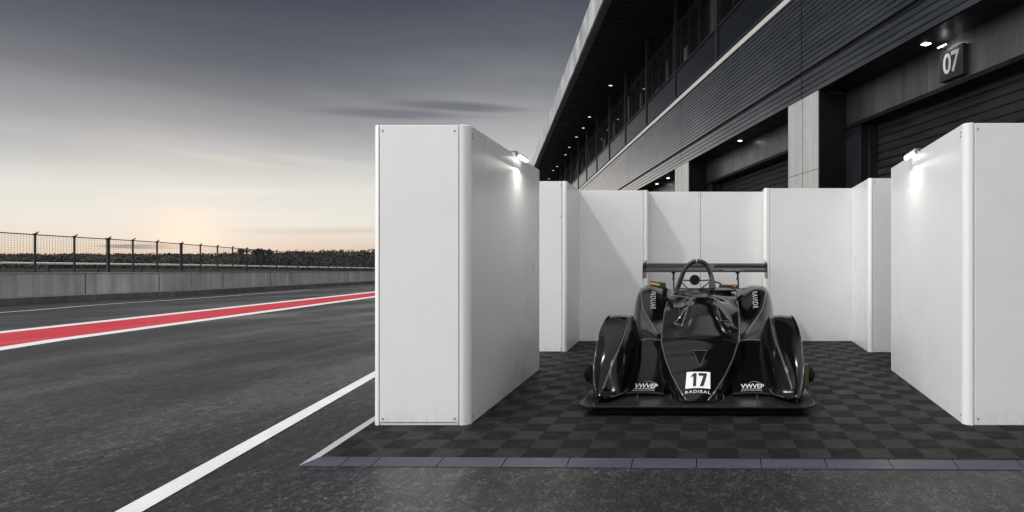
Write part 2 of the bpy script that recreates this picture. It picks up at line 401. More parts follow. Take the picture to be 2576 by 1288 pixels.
a0, a1 = Vector(G(318-52, 1288)), Vector(G(938, 945)); b0, b1 = Vector(G(404-60, 1288)), Vector(G(938, 963))
a0 = Vector(G(291, 1288)); b0 = Vector(G(359, 1288)); a1 = Vector(G(938, 937)); b1 = Vector(G(938, 952.5))
def ext(a, c, ylist): d = (c-a)/(c.y-a.y); return [tuple(a+d*(y-a.y)) for y in ylist]
yl = [-2, 1, 3, 5, 7, GY, 14, 20, 30]
strip('lane_stripe', ext(a0, a1, yl), ext(b0, b1, yl), 'white_paint', .004, 'broad white line beside the tiled floor')
WL = [G(-260, 793), G(0, 770.7), G(240, 757), G(483, 744), G(717, 728.3), G(938, 713.8)]   # foot of the kerb ledge
WL = [(-20.6, 8.0), (-21.3, 13.0)] + WL[1:]
d_ = (Vector(WL[-1])-Vector(WL[-2])); WL.append(tuple(Vector(WL[-1])+d_*1.5)); WL.append(tuple(Vector(WL[-1])+d_*2.6))
WLs = [tuple(v[:2]) for v in catmull([(x, y, 0) for x, y in WL], 6)]
def offset(path, d):
    out = []
    for i, p_ in enumerate(path):
        a, c = Vector(path[max(i-1,0)]), Vector(path[min(i+1,len(path)-1)]); t_ = (c-a).normalized(); out.append((p_[0]-t_.y*d, p_[1]+t_.x*d))
    return out
th = [G(0, 786.6), G(241, 767.5), G(483, 751.3), G(785, 728.9)]
th = [(th[0][0]+.3, 11)] + th
th = [tuple(v[:2]) for v in catmull([(x, y, 0) for x, y in th], 4)]
strip('lane_stripe', offset(th, .05), offset(th, -.06), 'white_paint_thin', .004, 'thin worn white line near the concrete wall')

# ------------------------------------------------------------------ concrete wall with kerb ledge, catch fence
def wallmesh(path_in, path_out, z0, z1, name, m, parent, bevel=0):
    b = MB(); rows = []
    for (xa, ya), (xb, yb) in zip(path_in, path_out):
        ga = gz(ya)
        rows.append([(xa, ya, ga+z0), (xa, ya, ga+z1), (xb, yb, ga+z1), (xb, yb, ga+z0)])
    b.grid(rows, smooth=False, flip=True); n = len(rows)
    b.f.append((0,1,2,3)); b.sm.append(False); b.f.append(tuple((n-1)*4+i for i in (3,2,1,0))); b.sm.append(False)
    return b.build(name, m, parent)
wall = empty('concrete_wall', (WLs[0][0], WLs[0][1], 0), label='long stained concrete wall on a kerb ledge along the far side of the pit lane', cat='wall')
wall.location = (0,0,0)
P0, P1, P2 = WLs, offset(WLs, .85), offset(WLs, 1.10)
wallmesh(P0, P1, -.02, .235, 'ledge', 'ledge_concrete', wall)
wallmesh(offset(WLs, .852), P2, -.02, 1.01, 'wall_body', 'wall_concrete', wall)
wallmesh(offset(WLs, .835), offset(WLs, 1.115), 1.011, 1.04, 'wall_top_highlight', 'pillar_concrete', wall)  # pale strip added for the highlight along the wall top
def at_px(path, px):
    k = (px-PX0)/FP; best = None
    for (xa, ya), (xb, yb) in zip(path, path[1:]):
        fa, fb = xa-k*ya, xb-k*yb
        if fa*fb <= 0 and ya+yb > 0 and fa != fb:
            u = fa/(fa-fb); best = Vector((xa+(xb-xa)*u, ya+(yb-ya)*u)); t_ = Vector((xb-xa, yb-ya)).normalized(); return best, t_
    return None, None
for px in (275, 456, 610, 722, 815, 880):        # joints between the cast lengths
    c, t_ = at_px(WLs, px)
    if c is None: continue
    n_ = Vector((-t_.y, t_.x)); c = c + n_*.848; b = MB(); g = gz(c.y)
    e = t_*.016; f_ = n_*.01
    q4 = [c-e-f_, c+e-f_, c+e+f_, c-e+f_]; b.hexa([(v.x, v.y, g+.24) for v in q4]+[(v.x, v.y, g+1.0) for v in q4]); b.build('wall_joint', 'seam_dark', wall)
fence = empty('catch_fence', (0,0,0), label='dark steel mesh fence with posts standing on top of the concrete wall', cat='fence')
FPth = offset(WLs, .98)
posts = [-130, -20, 88, 187, 272, 334, 395, 456, 504, 547, 585, 620.5, 657, 696, 721, 750, 773, 802, 827, 847, 866.6, 884.5, 901, 920, 934, 950, 964]
thick = {272, 456, 620.5}
def ftop(y): return gz(y) + 1.01 + interp([(10, 1.36), (20, 1.34), (35, 1.25), (55, 1.16), (100, 1.1)], y)
pp = []
for px in posts:
    c, t_ = at_px(FPth, px)
    if c is None: continue
    pp.append((c, t_)); g = gz(c.y)+1.0; h = ftop(c.y)+.03; w = .043 if px in thick else .025
    n_ = Vector((-t_.y, t_.x)); b = MB()
    q4 = [c-t_*w-n_*w*.8, c+t_*w-n_*w*.8, c+t_*w+n_*w*.8, c-t_*w+n_*w*.8]
    b.hexa([(v.x, v.y, g) for v in q4]+[(v.x, v.y, h) for v in q4])
    q4 = [c-t_*w*1.5-n_*w*1.4, c+t_*w*1.5-n_*w*1.4, c+t_*w*1.5+n_*w*1.4, c-t_*w*1.5+n_*w*1.4]
    b.hexa([(v.x, v.y, h-.05) for v in q4]+[(v.x, v.y, h+.015) for v in q4])
    b.tube([(c.x, c.y, h), (c.x+t_.x*.12, c.y+t_.y*.12, h+.07)], .02, 6)
    b.build('post', 'fence_steel', fence)
b = MB(); b.tube([(c.x, c.y, ftop(c.y)) for c, _ in pp], .02, 6); b.build('top_rail', 'fence_steel', fence)
for (c, _), (d, _) in zip(pp, pp[1:]):
    b = MB(); nv = max(6, int((d-c).length/.10)); r_ = .0022
    for i in range(1, nv):
        v = c + (d-c)*i/nv; b.box(v.x-r_, v.x+r_, v.y-r_, v.y+r_, gz(v.y)+1.01, ftop(v.y))
    for j in range(1, 17):
        u = j/17; za = gz(c.y)+1.01 + (ftop(c.y)-gz(c.y)-1.01)*u; zb = gz(d.y)+1.01 + (ftop(d.y)-gz(d.y)-1.01)*u
        b.tube([(c.x, c.y, za), (d.x, d.y, zb)], r_, 4, caps=False)
    b.build('mesh_panel', 'fence_wire', fence)

# land beyond the wall: grass bank, guard rail, far wood
rows = []
for i, (p_, dn) in enumerate([(1.12, -.25), (8, .10), (20, .55), (34, .95), (60, 1.25), (150, 1.2), (420, 1.2)]):
    path = offset(WLs, p_); rows.append([(x, y, max(gz(y), -1.5)+dn + .12*math.sin(x*.23+y*.17)*(i > 1)) for x, y in path[::2]])
b = MB(); b.grid(rows, smooth=True); o = b.build('grass_bank', 'grass'); tag(o, 'dark grass bank beyond the concrete wall', None, kind='structure')
ys2 = [60, 120, 200, 320, 900]
b = MB(); b.grid([[(x, y, -1.6 - .004*y) for x in (-900, -300, -120, 0, 300)] for y in ys2], smooth=False, flip=True)
o = b.build('far_field', 'grass'); tag(o, 'dark open land far behind the pit lane', None, kind='structure')

rail = empty('guard_rail', label='pale steel guard rail on posts across the grass beyond the fence', cat='guard rail')
RP = [(-75, 20, .98), (-62, 34, .98), (-57.5, 50, .86), (-55, 66, .62), (-52, 84, .25), (-50, 105, -.30)]
def rp(px, q, y): return ((px-PX0)/FP*y, y, EYE-(q-PY0)*y/FP)
RP = [rp(-160, 662, 36), rp(0, 663.2, 42), rp(250, 665.5, 50), rp(456, 667.5, 58), rp(620, 670, 66), rp(760, 672.5, 75), rp(938, 675, 92), rp(1050, 676, 110)]
RPs = catmull(RP, 4)
b = MB()
b.grid([[(v.x+o_, v.y, v.z+h) for o_, h in ((.02, -.03), (.06, -.02), (.06, .01), (.03, .03), (.06, .05), (.06, .09), (.0, .12), (-.1, .13))] for v in RPs], smooth=False)
b.build('rail_beam', 'galvanised', rail)
for v in RPs[::2]:
    b = MB(); b.box(v.x-.16, v.x-.06, v.y-.05, v.y+.05, v.z-1.6, v.z+.28); b.build('post', 'fence_steel', rail)

def leafmass(b, cx, cy, cz, rx, ry, rz, n, size, rnd=random):
    for _ in range(n):
        u = rnd.random()**.4; th_ = rnd.random()*2*math.pi; ph = math.acos(2*rnd.random()-1)
        c = Vector((cx+rx*u*math.sin(ph)*math.cos(th_), cy+ry*u*math.sin(ph)*math.sin(th_), cz+rz*u*math.cos(ph)))
        a = Vector((rnd.gauss(0,1), rnd.gauss(0,1), rnd.gauss(0,1))).normalized(); e = a.orthogonal().normalized(); f_ = a.cross(e)
        s_ = size*(.6+rnd.random()*.8); b.add([c-e*s_, c+f_*s_*.7, c+e*s_, c-f_*s_*.7], [(0,1,2,3)])
# far wood: one mass nobody could count
b = MB()
for i in range(330):
    px = -120 + 1560*i/330 + random.uniform(-3, 3); yd = random.choice((150, 165, 185)) + random.uniform(-6, 6)
    qt = 639 if px < 560 else (637 if px < 740 else 632)
    if px > 760: qt = 630.5
    qt += random.uniform(-2, 1.6) * (1.3 if px > 700 else .7) - (2.0 if random.random() < .06 else 0)
    ztop = EYE + (PY0-qt)*yd/FP; zb = -3.0; cx = (px-PX0)/FP*yd
    leafmass(b, cx, yd, (ztop+zb)/2+.2, 3.0*yd/150, 2.5, (ztop-zb)/2, 190, .30)
ht = [1.27+(PY0-(641 if px < 700 else 635)+2.5*math.sin(px*.045)+1.6*math.sin(px*.13+1))*158/FP for px in range(-160, 1480, 12)]
for dy, kz in ((0, 1.0), (14, 1.05)):
    b.grid([[((px-PX0)/FP*158, 158+dy+2.5*math.sin(px*.31)+w_*2, -3.5+(h_*kz+3.5)*w_) for px, h_ in zip(range(-160, 1480, 12), ht)] for w_ in (0, .35, .7, .9, 1.0)], smooth=False)
o = b.build('far_wood', 'leaves'); tag(o, 'dark distant wood and hedgerow along the horizon', 'wood', kind='stuff')
b = MB()
b.grid([[((px-PX0)/FP*178, 176+ (3*math.sin(px)), z) for px in range(-160, 1480, 20)] for z in (-4, -1, 1.2)], smooth=False)
b.grid([[((px-PX0)/FP*178, 182, z) for px in range(-160, 1480, 20)] for z in (-4, -1, 1.2)], smooth=False)
def tree(px, qtop, qbase, yd, r, label):
    e = empty('young_tree', ((px-PX0)/FP*yd, yd, 0), label=label, cat='tree', group='trees standing up from the far hedge')
    zt = EYE+(PY0-qtop)*yd/FP; zb = EYE+(PY0-qbase)*yd/FP
    t_ = MB(); t_.tube([(0,0,zb-3), (.1,0,zb+1), (0,.1,zt-r)], [.22,.16,.08], 6)
    for k in range(4):
        a = k*1.6; t_.tube([(0,0,zt-2.2*r), (math.cos(a)*r*.7, math.sin(a)*r*.7, zt-r*.6)], [.08,.03], 5)
    t_.build('trunk', 'bark', e); c = MB()
    for k in range(5): leafmass(c, random.uniform(-.6,.6)*r, random.uniform(-.6,.6)*r, zt-r*random.uniform(.6,1.2), r*.7, r*.7, r*.45, 26, .26)
    c.build('crown', 'leaves', e)
tree(645, 621.5, 640, 145, 1.1, 'round thin tree, first of three above the hedge left of the white booth')
tree(660, 623, 640, 145, 1.15, 'round thin tree, middle of three above the hedge left of the white booth')
tree(676, 625, 640, 145, .9, 'smallest and lowest of three thin trees above the far hedge')
tree(842*.0+ 715+12, 628, 640, 140, 1.8, 'bushy tree standing alone just before the taller end of the wood')
tree(606, 624, 640, 150, .8, 'tiny sparse tree by itself over the far hedge near the glow')

# ------------------------------------------------------------------ booth: tiled floor with bevelled edge pieces
fl = empty('tiled_floor', label='dark checkered plastic tile floor with bluish bevelled edge under the booth', cat='floor')
SK = -.0155
def FL(x, y): return (x, y + SK*x)                      # rows run very slightly skew to the booth
A = (-2.49, 3.803); XR = 3.35; YB = 9.75
def leftx(y): return A[0] - .147*(y-A[1])
top = MB(); n = 24
poly = [(A[0], A[1]), (XR, A[1]), (3.35, 5.2), (2.9, 7.2), (2.55, YB), (leftx(YB), YB)]
poly = [FL(*p_) for p_ in poly]
k = len(poly); top.add([(x, y, 0) for x, y in poly] + [(x, y, -.03) for x, y in poly], [tuple(range(k))] + [(i+k, (i+1)%k+k, (i+1)%k, i) for i in range(k)])
top.build('tile_deck', 'floor_tile', fl)
xs = [-2.30, -2.10] ; x = -1.69
while x < XR-.2: xs.append(x); x += .405
xs = [A[0]] + xs + [XR]
for i, (xa, xb) in enumerate(zip(xs, xs[1:])):
    g = .003; ya = A[1]-.001; o0 = -.065 if i == 0 else 0
    v = [FL(xa+g, ya), FL(xb-g, ya), FL(xb-g, ya-.115), FL(xa+g+o0, ya-.115)]
    b = MB(); b.add([(v[0][0], v[0][1], -.001), (v[1][0], v[1][1], -.001), (v[2][0], v[2][1], -.021), (v[3][0], v[3][1], -.021),
                     (v[0][0], v[0][1], -.03), (v[1][0], v[1][1], -.03), (v[2][0], v[2][1], -.03), (v[3][0], v[3][1], -.03)],
                    [(3,2,1,0), (2,3,7,6), (1,2,6,5), (0,4,7,3)])
    b.build('edge_ramp', 'ramp_blue', fl)
yy = A[1]; first = True
while yy < YB-.3:
    yb = min(yy+.405, YB); g = .002
    pa, pb = FL(leftx(yy)-.001, yy), FL(leftx(yb)-.001, yb); w = .10
    q0 = (pa[0]-w*.9, pa[1]-(.112 if first else .015)); q1 = (pb[0]-w*.9, pb[1]-.015)
    if first: q0 = (pa[0]-.066, pa[1]-.112)
    b = MB(); b.add([(*pa, -.001), (pb[0], pb[1]-g, -.001), (q1[0], q1[1]-g, -.021), (*q0, -.021), (*pa, -.03), (*pb, -.03), (*q1, -.03), (*q0, -.03)],
                    [(0,1,2,3), (3,2,6,7), (0,3,7,4), (2,1,5,6)])
    b.build('edge_ramp', 'ramp_light', fl, label='pale edge ramp'); yy = yb; first = False

# ------------------------------------------------------------------ booth walls
def qcol(mb, cx, cy, r, a0, a1, z0, z1, inner=.0, n=10):
    """rounded corner profile: a quarter-round column closed to its centre"""
    pts = [(cx+r*math.cos(R(a0+(a1-a0)*i/n)), cy+r*math.sin(R(a0+(a1-a0)*i/n))) for i in range(n+1)]
    vs = [(x, y, z0) for x, y in pts]+[(x, y, z1-.006) for x, y in pts]+[(cx+(x-cx)*.9, cy+(y-cy)*.9, z1) for x, y in pts]; m_ = n+1
    mb.add(vs, [(i, i+1, m_+i+1, m_+i) for i in range(n)]+[(m_+i, m_+i+1, 2*m_+i+1, 2*m_+i) for i in range(n)], True)
    mb.add([(cx, cy, z1)]+[(cx+(x-cx)*.9, cy+(y-cy)*.9, z1) for x, y in pts], [(0, i+1, i+2) for i in range(n)])
def slab(p, q, th_, z0, z1, name, parent, m='panel_white', bevel=.004, label=None):
    """flat panel with its visible face along p->q, thickness to the left of that direction"""
    p, q = Vector(p), Vector(q); t_ = (q-p).normalized(); n_ = Vector((-t_.y, t_.x))*th_
    c = [p, q, q+n_, p+n_]; b = MB(); b.hexa([(v.x, v.y, z0) for v in c]+[(v.x, v.y, z1) for v in c])
    return b.build(name, m, parent, bevel=bevel, label=label)
def screws(parent, pts, nrm):
    for (x, y, z) in pts:
        b = MB(); c = Vector((x, y, z)); n_ = Vector(nrm).normalized(); b.tube([c-n_*.001, c+n_*.004], [.0075, .006], 8); b.build('screw', 'screw_metal', parent)
GAP = .007
# front left block
LB = empty('partition_wall', (0,0,0), label='big white block with rounded corners at the front left of the booth', cat='partition wall')
F = 4.557; H = 2.30
x0, x1 = -2.558, -1.823; XE, YE = -1.94, 6.877
b = MB(); b.hexa([(x0+.03, F+.03, 0), (x1-.03, F+.03, 0), (XE-.03, YE-.02, 0), (x0-.09, YE-.02, 0), (x0+.03, F+.03, H-.01), (x1-.03, F+.03, H-.01), (XE-.03, YE-.02, H-.01), (x0-.09, YE-.02, H-.01)])
b.build('core', 'seam_dark', LB)
r = .058
slab((x0+.045+GAP, F), (x1-.078-GAP*.5, F), .028, .0, H-.004, 'front_panel', LB)
b = MB(); qcol(b, x1-r, F+r, r, -90, 2, 0, H); b.box(x1-.078+GAP*.6, x1-r, F+.0005, F+.03, 0, H); b.build('corner_post', 'post_white', LB, sharp=40)
b = MB(); qcol(b, x0+.04, F+.04, .04, 180, 270, 0, H-.004); b.box(x0+.04, x0+.045, F+.0005, F+.03, 0, H-.004); b.build('corner_post', 'post_white', LB, sharp=40)
def wl(y): return x1 + (XE-x1)*(y-F)/(YE-F)
def seamwall(side, yA, yS, yB, wfun, Hh, parent, nm='side_panel'):
    for a, c in ((yA, yS-.0022), (yS+.0022, yB)):
        if side < 0: slab((wfun(a), a), (wfun(c), c), .028, 0, Hh, nm, parent, bevel=.0015)
        else: slab((wfun(c), c), (wfun(a), a), .028, 0, Hh, nm, parent, bevel=.0015)
yS = 5.78
seamwall(-1, F+r+GAP*.6, yS, YE, wl, H-.002, LB)
slab((XE, YE), (x0-.09, YE), .028, 0, H-.004, 'end_panel', LB)
slab((x0-.09, YE), (x0, F+.05), .028, 0, H-.004, 'outer_panel', LB)
b = MB(); b.box(x0+.045+GAP, x1-.09, F-.003, F, .022, .026); b.build('skirting_line', 'seam_dark', LB)
screws(LB, [(x0+.075, F, H-.05), (x1-.11, F, H-.05), (x0+.075, F, .05), (x1-.11, F, .05)], (0,-1,0))
screws(LB, [(wl(F+.075), F+.075, H-.06), (wl(F+.075), F+.075, H-.09), (wl(F+.085), F+.085, .05)], (1,0,0))

# front right block
RB = empty('partition_wall', (0,0,0), label='big white block at the front right corner, cut by the picture edge', cat='partition wall')
HR = 2.315; X1, XRE, YRE = 1.966, 2.103, 6.806
def wr(y): return X1 + (XRE-X1)*(y-F)/(YRE-F)
b = MB(); b.hexa([(X1+.03, F+.03, 0), (2.9, F+.03, 0), (2.95, YRE-.02, 0), (XRE+.03, YRE-.02, 0), (X1+.03, F+.03, HR-.01), (2.9, F+.03, HR-.01), (2.95, YRE-.02, HR-.01), (XRE+.03, YRE-.02, HR-.01)])
b.build('core', 'seam_dark', RB)
b = MB(); qcol(b, X1+r, F+r, r, 178, 270, 0, HR); b.box(X1+r, X1+.067, F+.0005, F+.03, 0, HR); b.build('corner_post', 'post_white', RB, sharp=40)
slab((X1+.067+GAP*1.3, F), (2.86, F), .028, 0, HR-.004, 'front_panel', RB)
b = MB(); qcol(b, 2.865, F+.04, .04, -90, 0, 0, HR-.004); b.build('corner_post', 'post_white', RB, sharp=40)
seamwall(1, F+r+GAP*.6, 5.87-.3, YRE, wr, HR-.002, RB)
slab((2.95, YRE), (XRE, YRE), -.028, 0, HR-.004, 'end_panel', RB); slab((2.905, F+.05), (2.98, YRE), .028, 0, HR-.004, 'outer_panel', RB)
screws(RB, [(X1+.10, F, HR-.05), (X1+.10, F, .05)], (0,-1,0)); screws(RB, [(wr(F+.08), F+.08, HR-.06), (wr(F+.08), F+.08, HR-.09), (wr(F+.08), F+.08, .06)], (-1,0,0))

# stubs on each side and the back walls
HB, HB2 = 2.345, 2.375
def px_x(px, y): return (px-PX0)/FP*y
YL = 8.20
SL = empty('partition_wall', (0,0,0), label='narrow white side wall between the front left block and the back wall', cat='partition wall')
xa = px_x(1425.5, YL); xb = px_x(1457, 9.25)
slab((xa-.75, YL), (xa-.062-GAP, YL), .04, 0, 2.342, 'front_panel', SL)
b = MB(); qcol(b, xa-.045, YL+.045, .045, -90, 5, 0, 2.346); b.box(xa-.060, xa-.045, YL+.0005, YL+.03, 0, 2.346); b.build('corner_post', 'post_white', SL, sharp=40)
slab((xa, YL+.05), (xb, 9.25-.003), .04, 0, 2.340, 'side_panel', SL)
screws(SL, [(xa-.085, YL, 2.29), (xa-.085, YL, 1.86), (xa-.085, YL, .04)], (0,-1,0))
YR = 8.14; xr = px_x(2185, YR); xrb = px_x(2142.5, 9.25)
SR = empty('partition_wall', (0,0,0), label='narrow white side wall between the front right block and the back wall', cat='partition wall')
b = MB(); qcol(b, xr+.045, YR+.045, .045, 175, 270, 0, HB2+.004); b.box(xr+.045, xr+.056, YR+.0005, YR+.03, 0, HB2+.004); b.build('corner_post', 'post_white', SR, sharp=40)
slab((xr+.056+GAP, YR), (xr+.62, YR), .04, 0, HB2, 'front_panel', SR)
slab((xrb, 9.25-.003), (xr, YR+.05), .04, 0, HB2-.002, 'side_panel', SR)
screws(SR, [(xr+.085, YR, HB2-.04), (xr+.085, YR, HB2-.07), (xr+.085, YR, .04)], (0,-1,0))
def backw(xA, xB, y, h, label, seams=(), top_post=None):
    e = empty('partition_wall', (0,0,0), label=label, cat='partition wall'); cur = xA
    for s_ in list(seams)+[xB]:
        slab((cur, y), (s_-(.003 if s_ != xB else 0), y), .04, 0, h, 'panel', e, bevel=.0015); cur = s_+.003
    return e
YBK = 9.25; YC = 9.55
w1 = backw(xb-.6, px_x(1618, YBK), YBK, 2.338, 'left part of the white back wall, beside the rear wing')
xq = px_x(1629.5, YBK); b = MB(); qcol(b, xq-.04, YBK+.04, .04, -90, 5, 0, 2.342); b.box(px_x(1618, YBK)+.005, xq-.04, YBK+.0005, YBK+.03, 0, 2.342)
b.box(xq-.03, xq-.0, YBK+.04, YC+.02, 0, 2.338); b.build('corner_post', 'post_white', w1, sharp=40)
w3 = backw(px_x(1936, YBK)+.003, xrb+.5, YBK, HB2-.004, 'right part of the white back wall, beside the right rear fender')
xq2 = px_x(1922.5, YBK); b = MB(); qcol(b, xq2+.04, YBK+.04, .04, 175, 270, 0, HB2); b.box(xq2+.04, px_x(1936, YBK)-.002, YBK+.0005, YBK+.03, 0, HB2)
b.box(xq2, xq2+.03, YBK+.04, YC+.02, 0, HB2-.004); b.build('corner_post', 'post_white', w3, sharp=40)
w2 = backw(xq+.001, xq2-.001, YC, 2.35, 'recessed middle part of the white back wall behind the rear wing', seams=(px_x(1762, YC),))
xm = px_x(1762, YC); screws(w2, [(xm-.03, YC, 2.31), (xm+.03, YC, 2.31), (xm-.03, YC, 2.27), (xm+.03, YC, 2.27)], (0,-1,0))

# wall lamps clamped on the tops of the two front blocks
def wall_lamp(wf, y, Hh, side, label):
    e = empty('wall_lamp', (wf(y)-side*.045, y, Hh-.022), label=label, cat='lamp', group='lamps clamped on the booth walls')
    e.rotation_euler = (0, 0, -math.atan((wf(y+1)-wf(y))))
    b = MB(); prof = []
    b.tube([(0,-.17,.012),(0,.17,.012)], .024, 12); b.build('housing', 'post_white', e, sharp=50)
    b = MB(); b.tube([(-side*.006,-.155,-.003),(-side*.006,.155,-.003)], .020, 12); b.build('light_tube', 'tube_light', e)
    b = MB(); b.box(-.006, .006, -.185, -.165, -.02, .03); b.tube([(0,-.175,.028),(side*.06,-.175,.030)], .006, 6); b.build('bracket', 'screw_metal', e)
    l = bpy.data.lights.new('lamp_light', 'AREA'); l.shape = 'RECTANGLE'; l.size = .30; l.size_y = .11; l.energy = 6.0; l.color = (1,.99,.95)
    lo = bpy.data.objects.new('lamp_light', l); link(lo, e); lo.location = (-side*.06, 0, -.035)
    lo.rotation_euler = Vector((side*.75, 0, 1)).to_track_quat('Z', 'Y').to_euler(); lo.rotation_euler.rotate_axis('Z', R(90))
    return e
wall_lamp(wl, 5.92, H, -1, 'lit tube lamp clamped on top of the front left block')
wall_lamp(wr, 5.87, HR, 1, 'lit tube lamp clamped on top of the front right block')

# ------------------------------------------------------------------ pit building
CF, UX = 6.541, .3633
def Pt(t_, d, z): return (CF-UX*t_+.94*d, t_+.341*d, z-KS*t_)
def pbox(mb, t0, t1, d0, d1, z0, z1):
    return mb.hexa([Pt(t0,d0,z0), Pt(t0,d1,z0), Pt(t1,d1,z0), Pt(t1,d0,z0), Pt(t0,d0,z1), Pt(t0,d1,z1), Pt(t1,d1,z1), Pt(t1,d0,z1)])
T0, T1 = -14.0, 118.0
BLD = empty('pit_building', (0,0,0), label='long dark pit garage building with ribbed metal cladding and a deep overhanging roof', cat='building')
# horizontal ribs: profile pushed along the facade, in sheets that butt at the pillar centres
def cladding(z0, z1, n, t0, t1, name='cladding_band'):
    prof = []; h = (z1-z0)/n
    for i in range(n):
        z = z0+i*h; prof += [(.0, z), (-.006, z+h*.06), (-.006, z+h*.76), (.03, z+h*.80), (.03, z+h*.97)]
    prof.append((0, z1)); b = MB()
    b.grid([[Pt(t0, d, z) for d, z in prof], [Pt(t1, d, z) for d, z in prof]], smooth=False, flip=False); return b.build(name, 'cladding_metal', BLD)
seams = [-3.45, 4.55, 12.55, 20.5, 28.45, 36.4, 44.35, 52.3, 60.25, 76.2, 92, T1]
for a, c in zip(seams, seams[1:]):
    cladding(5.43, 7.10, 16, a+.012, c-.012); cladding(4.87, 5.34, 4, a+.012, c-.012)
cladding(5.43, 7.10, 16, T0, seams[0]-.012); cladding(4.87, 5.34, 4, T0, seams[0]-.012)
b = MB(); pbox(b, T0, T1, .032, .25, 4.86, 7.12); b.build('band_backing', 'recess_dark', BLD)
b = MB(); pbox(b, T0, T1, -.05, .60, 7.12, 7.25); b.build('sill', 'light_steel', BLD)
# recess ceiling above the garage doors
b = MB(); pbox(b, T0, T1, .252, .9, 4.88, 5.0); b.build('recess_ceiling', 'recess_dark', BLD)
centres = [4.0-8.0+.5, 4.55, 12.52, 20.47, 28.42, 36.4, 44.3, 52.3]
for c in centres:
    hw = .60 if c < 15 else .75
    if c > 15: hw = .72
    b = MB(); pbox(b, c-hw, c+hw, .0, .02, -.2, 4.868); 
    b = MB(); pbox(b, c-hw, c-.012, 0, .63, -.2, 4.868); pbox(b, c+.012-.004, c+hw, 0, .63, -.2, 4.868)
    b.build('pillar', 'pillar_concrete', BLD)
    b = MB(); pbox(b, c-hw-.003, c+hw+.003, .02, .64, -.2, 4.862)
    b.build('pillar_return', 'recess_dark', BLD)
    b = MB(); pbox(b, c-hw+.01, c+hw-.01, -.003, .0, 3.30, 3.312); b.build('pillar_joint', 'seam_dark', BLD)
bays = list(zip(centres, centres[1:]))
for i, (a, c) in enumerate(bays):
    ha = .60 if a < 15 else .72; hc = .60 if c < 15 else .72
    t0, t1 = a+ha+.003, c-hc-.003; o0, o1 = t0+.35, t1-.50
    b = MB()
    nS = 3; w_ = (t1-t0)/nS
    for k in range(nS): pbox(b, t0+k*w_+.006, t0+(k+1)*w_-.006, .64, .70, 4.20, 4.878)
    pbox(b, t0, t1, .655, .72, 4.2, 4.87); b.build('door_header', 'header_panel', BLD)
    b = MB(); pbox(b, t0, t1, .60, .80, 4.12, 4.19); b.build('header_lip', 'recess_dark', BLD)
    for ja, jb in ((t0, o0), (o1, t1)): b = MB(); pbox(b, ja, jb, .64, .80, -.2, 4.118); b.build('door_jamb', 'recess_dark', BLD)
    for z in [3.85-.34*k for k in range(9)]:
        pass
    # roller shutter: overlapping slats
    sh = []; z = -.2
    while z < 4.2: sh += [(1.02, z), (.995, z+.02), (.985, z+.075), (.995, z+.135), (1.02, z+.142)]; z += .15
    b = MB(); b.grid([[Pt(o0, d, zz) for d, zz in sh], [Pt(o1, d, zz) for d, zz in sh]], smooth=False); b.build('roller_shutter', 'shutter_dark', BLD)
    for ja in (o0-.02, o1-.05): b = MB(); pbox(b, ja, ja+.07, .80, 1.05, -.2, 4.2); b.build('shutter_guide', 'dark_steel', BLD)
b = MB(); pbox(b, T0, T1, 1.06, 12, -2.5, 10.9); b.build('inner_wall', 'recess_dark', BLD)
# downlights under the band
def downlight(t_, d, z, m, e_, col_, label, w=.16, group='downlights in the garage recess', rad=None):
    e = empty('downlight', Pt(t_, d, z), math.atan(UX), label=label, cat='ceiling light', group=group)
    b = MB(); b.box(-w/2-.02, w/2+.02, -w/2-.02, w/2+.02, -.02, .0); b.build('trim', 'dark_steel', e)
    b = MB(); b.box(-w/2, w/2, -w/2, w/2, -.028, -.021); b.build('diffuser', m, e)
    if e_:
        l = bpy.data.lights.new('lamp_light', 'SPOT'); l.energy = e_; l.color = col_; l.spot_size = R(130); l.spot_blend = .9; l.shadow_soft_size = .06
        lo = bpy.data.objects.new('lamp_light', l); link(lo, e); lo.location = (0, 0, -.05)
for i, (t_, lb) in enumerate([(9.34, 'square lit downlight in the dark recess left of the number sign'), (16.4, 'lit downlight above the middle garage door'),
                 (23.1, 'nearer of two small lit downlights above the farthest visible door'), (24.66, 'farther of two small lit downlights above the farthest visible door'), (1.3, 'lit downlight in the recess beyond the right picture edge')]):
    if t_ < 2: continue
    downlight(t_, .235+.1, 4.878, 'lamp_cool', 16, (1,.96,.9), lb, .11 if t_ < 12 else .09)
b = MB()
# number sign
ST = 9.04
sg = empty('number_sign', Pt(ST, .50, 4.47), 0, label='black square sign reading 07 above the near garage door', cat='sign')
sg.rotation_euler = (0, 0, math.atan(UX) + 0)
tv = Vector((-UX, 1, 0)).normalized()                     # along facade, away from camera
dv = Vector((.94, .341, 0)).normalized()                  # into the building
def fac(u, d, z): v = -tv*u + dv*d; return (v.x, v.y, v.z+z)   # u to the viewer's right
sg.rotation_euler = (0,0,0)
b = MB(); hw, hh = .25, .235
b.hexa([fac(-hw,.04,-hh), fac(hw,.04,-hh), fac(hw,.14,-hh), fac(-hw,.14,-hh), fac(-hw,.04,hh), fac(hw,.04,hh), fac(hw,.14,hh), fac(-hw,.14,hh)]); b.build('plate', 'sign_black', sg, bevel=.006)
def place_text(me, name, m, parent, fn, label=None):
    me.name = name
    for v in me.vertices: v.co = fn(v.co.x, v.co.y)
    me.materials.clear(); me.materials.append(MAT[m]); o = link(bpy.data.objects.new(name, me), parent)
    if label: o['label'] = label
    return o
me = text_mesh('07', .44, .008, .92); place_text(me, 'number', 'sign_grey', sg, lambda x, y: Vector(fac(x*.82, .037, y)))
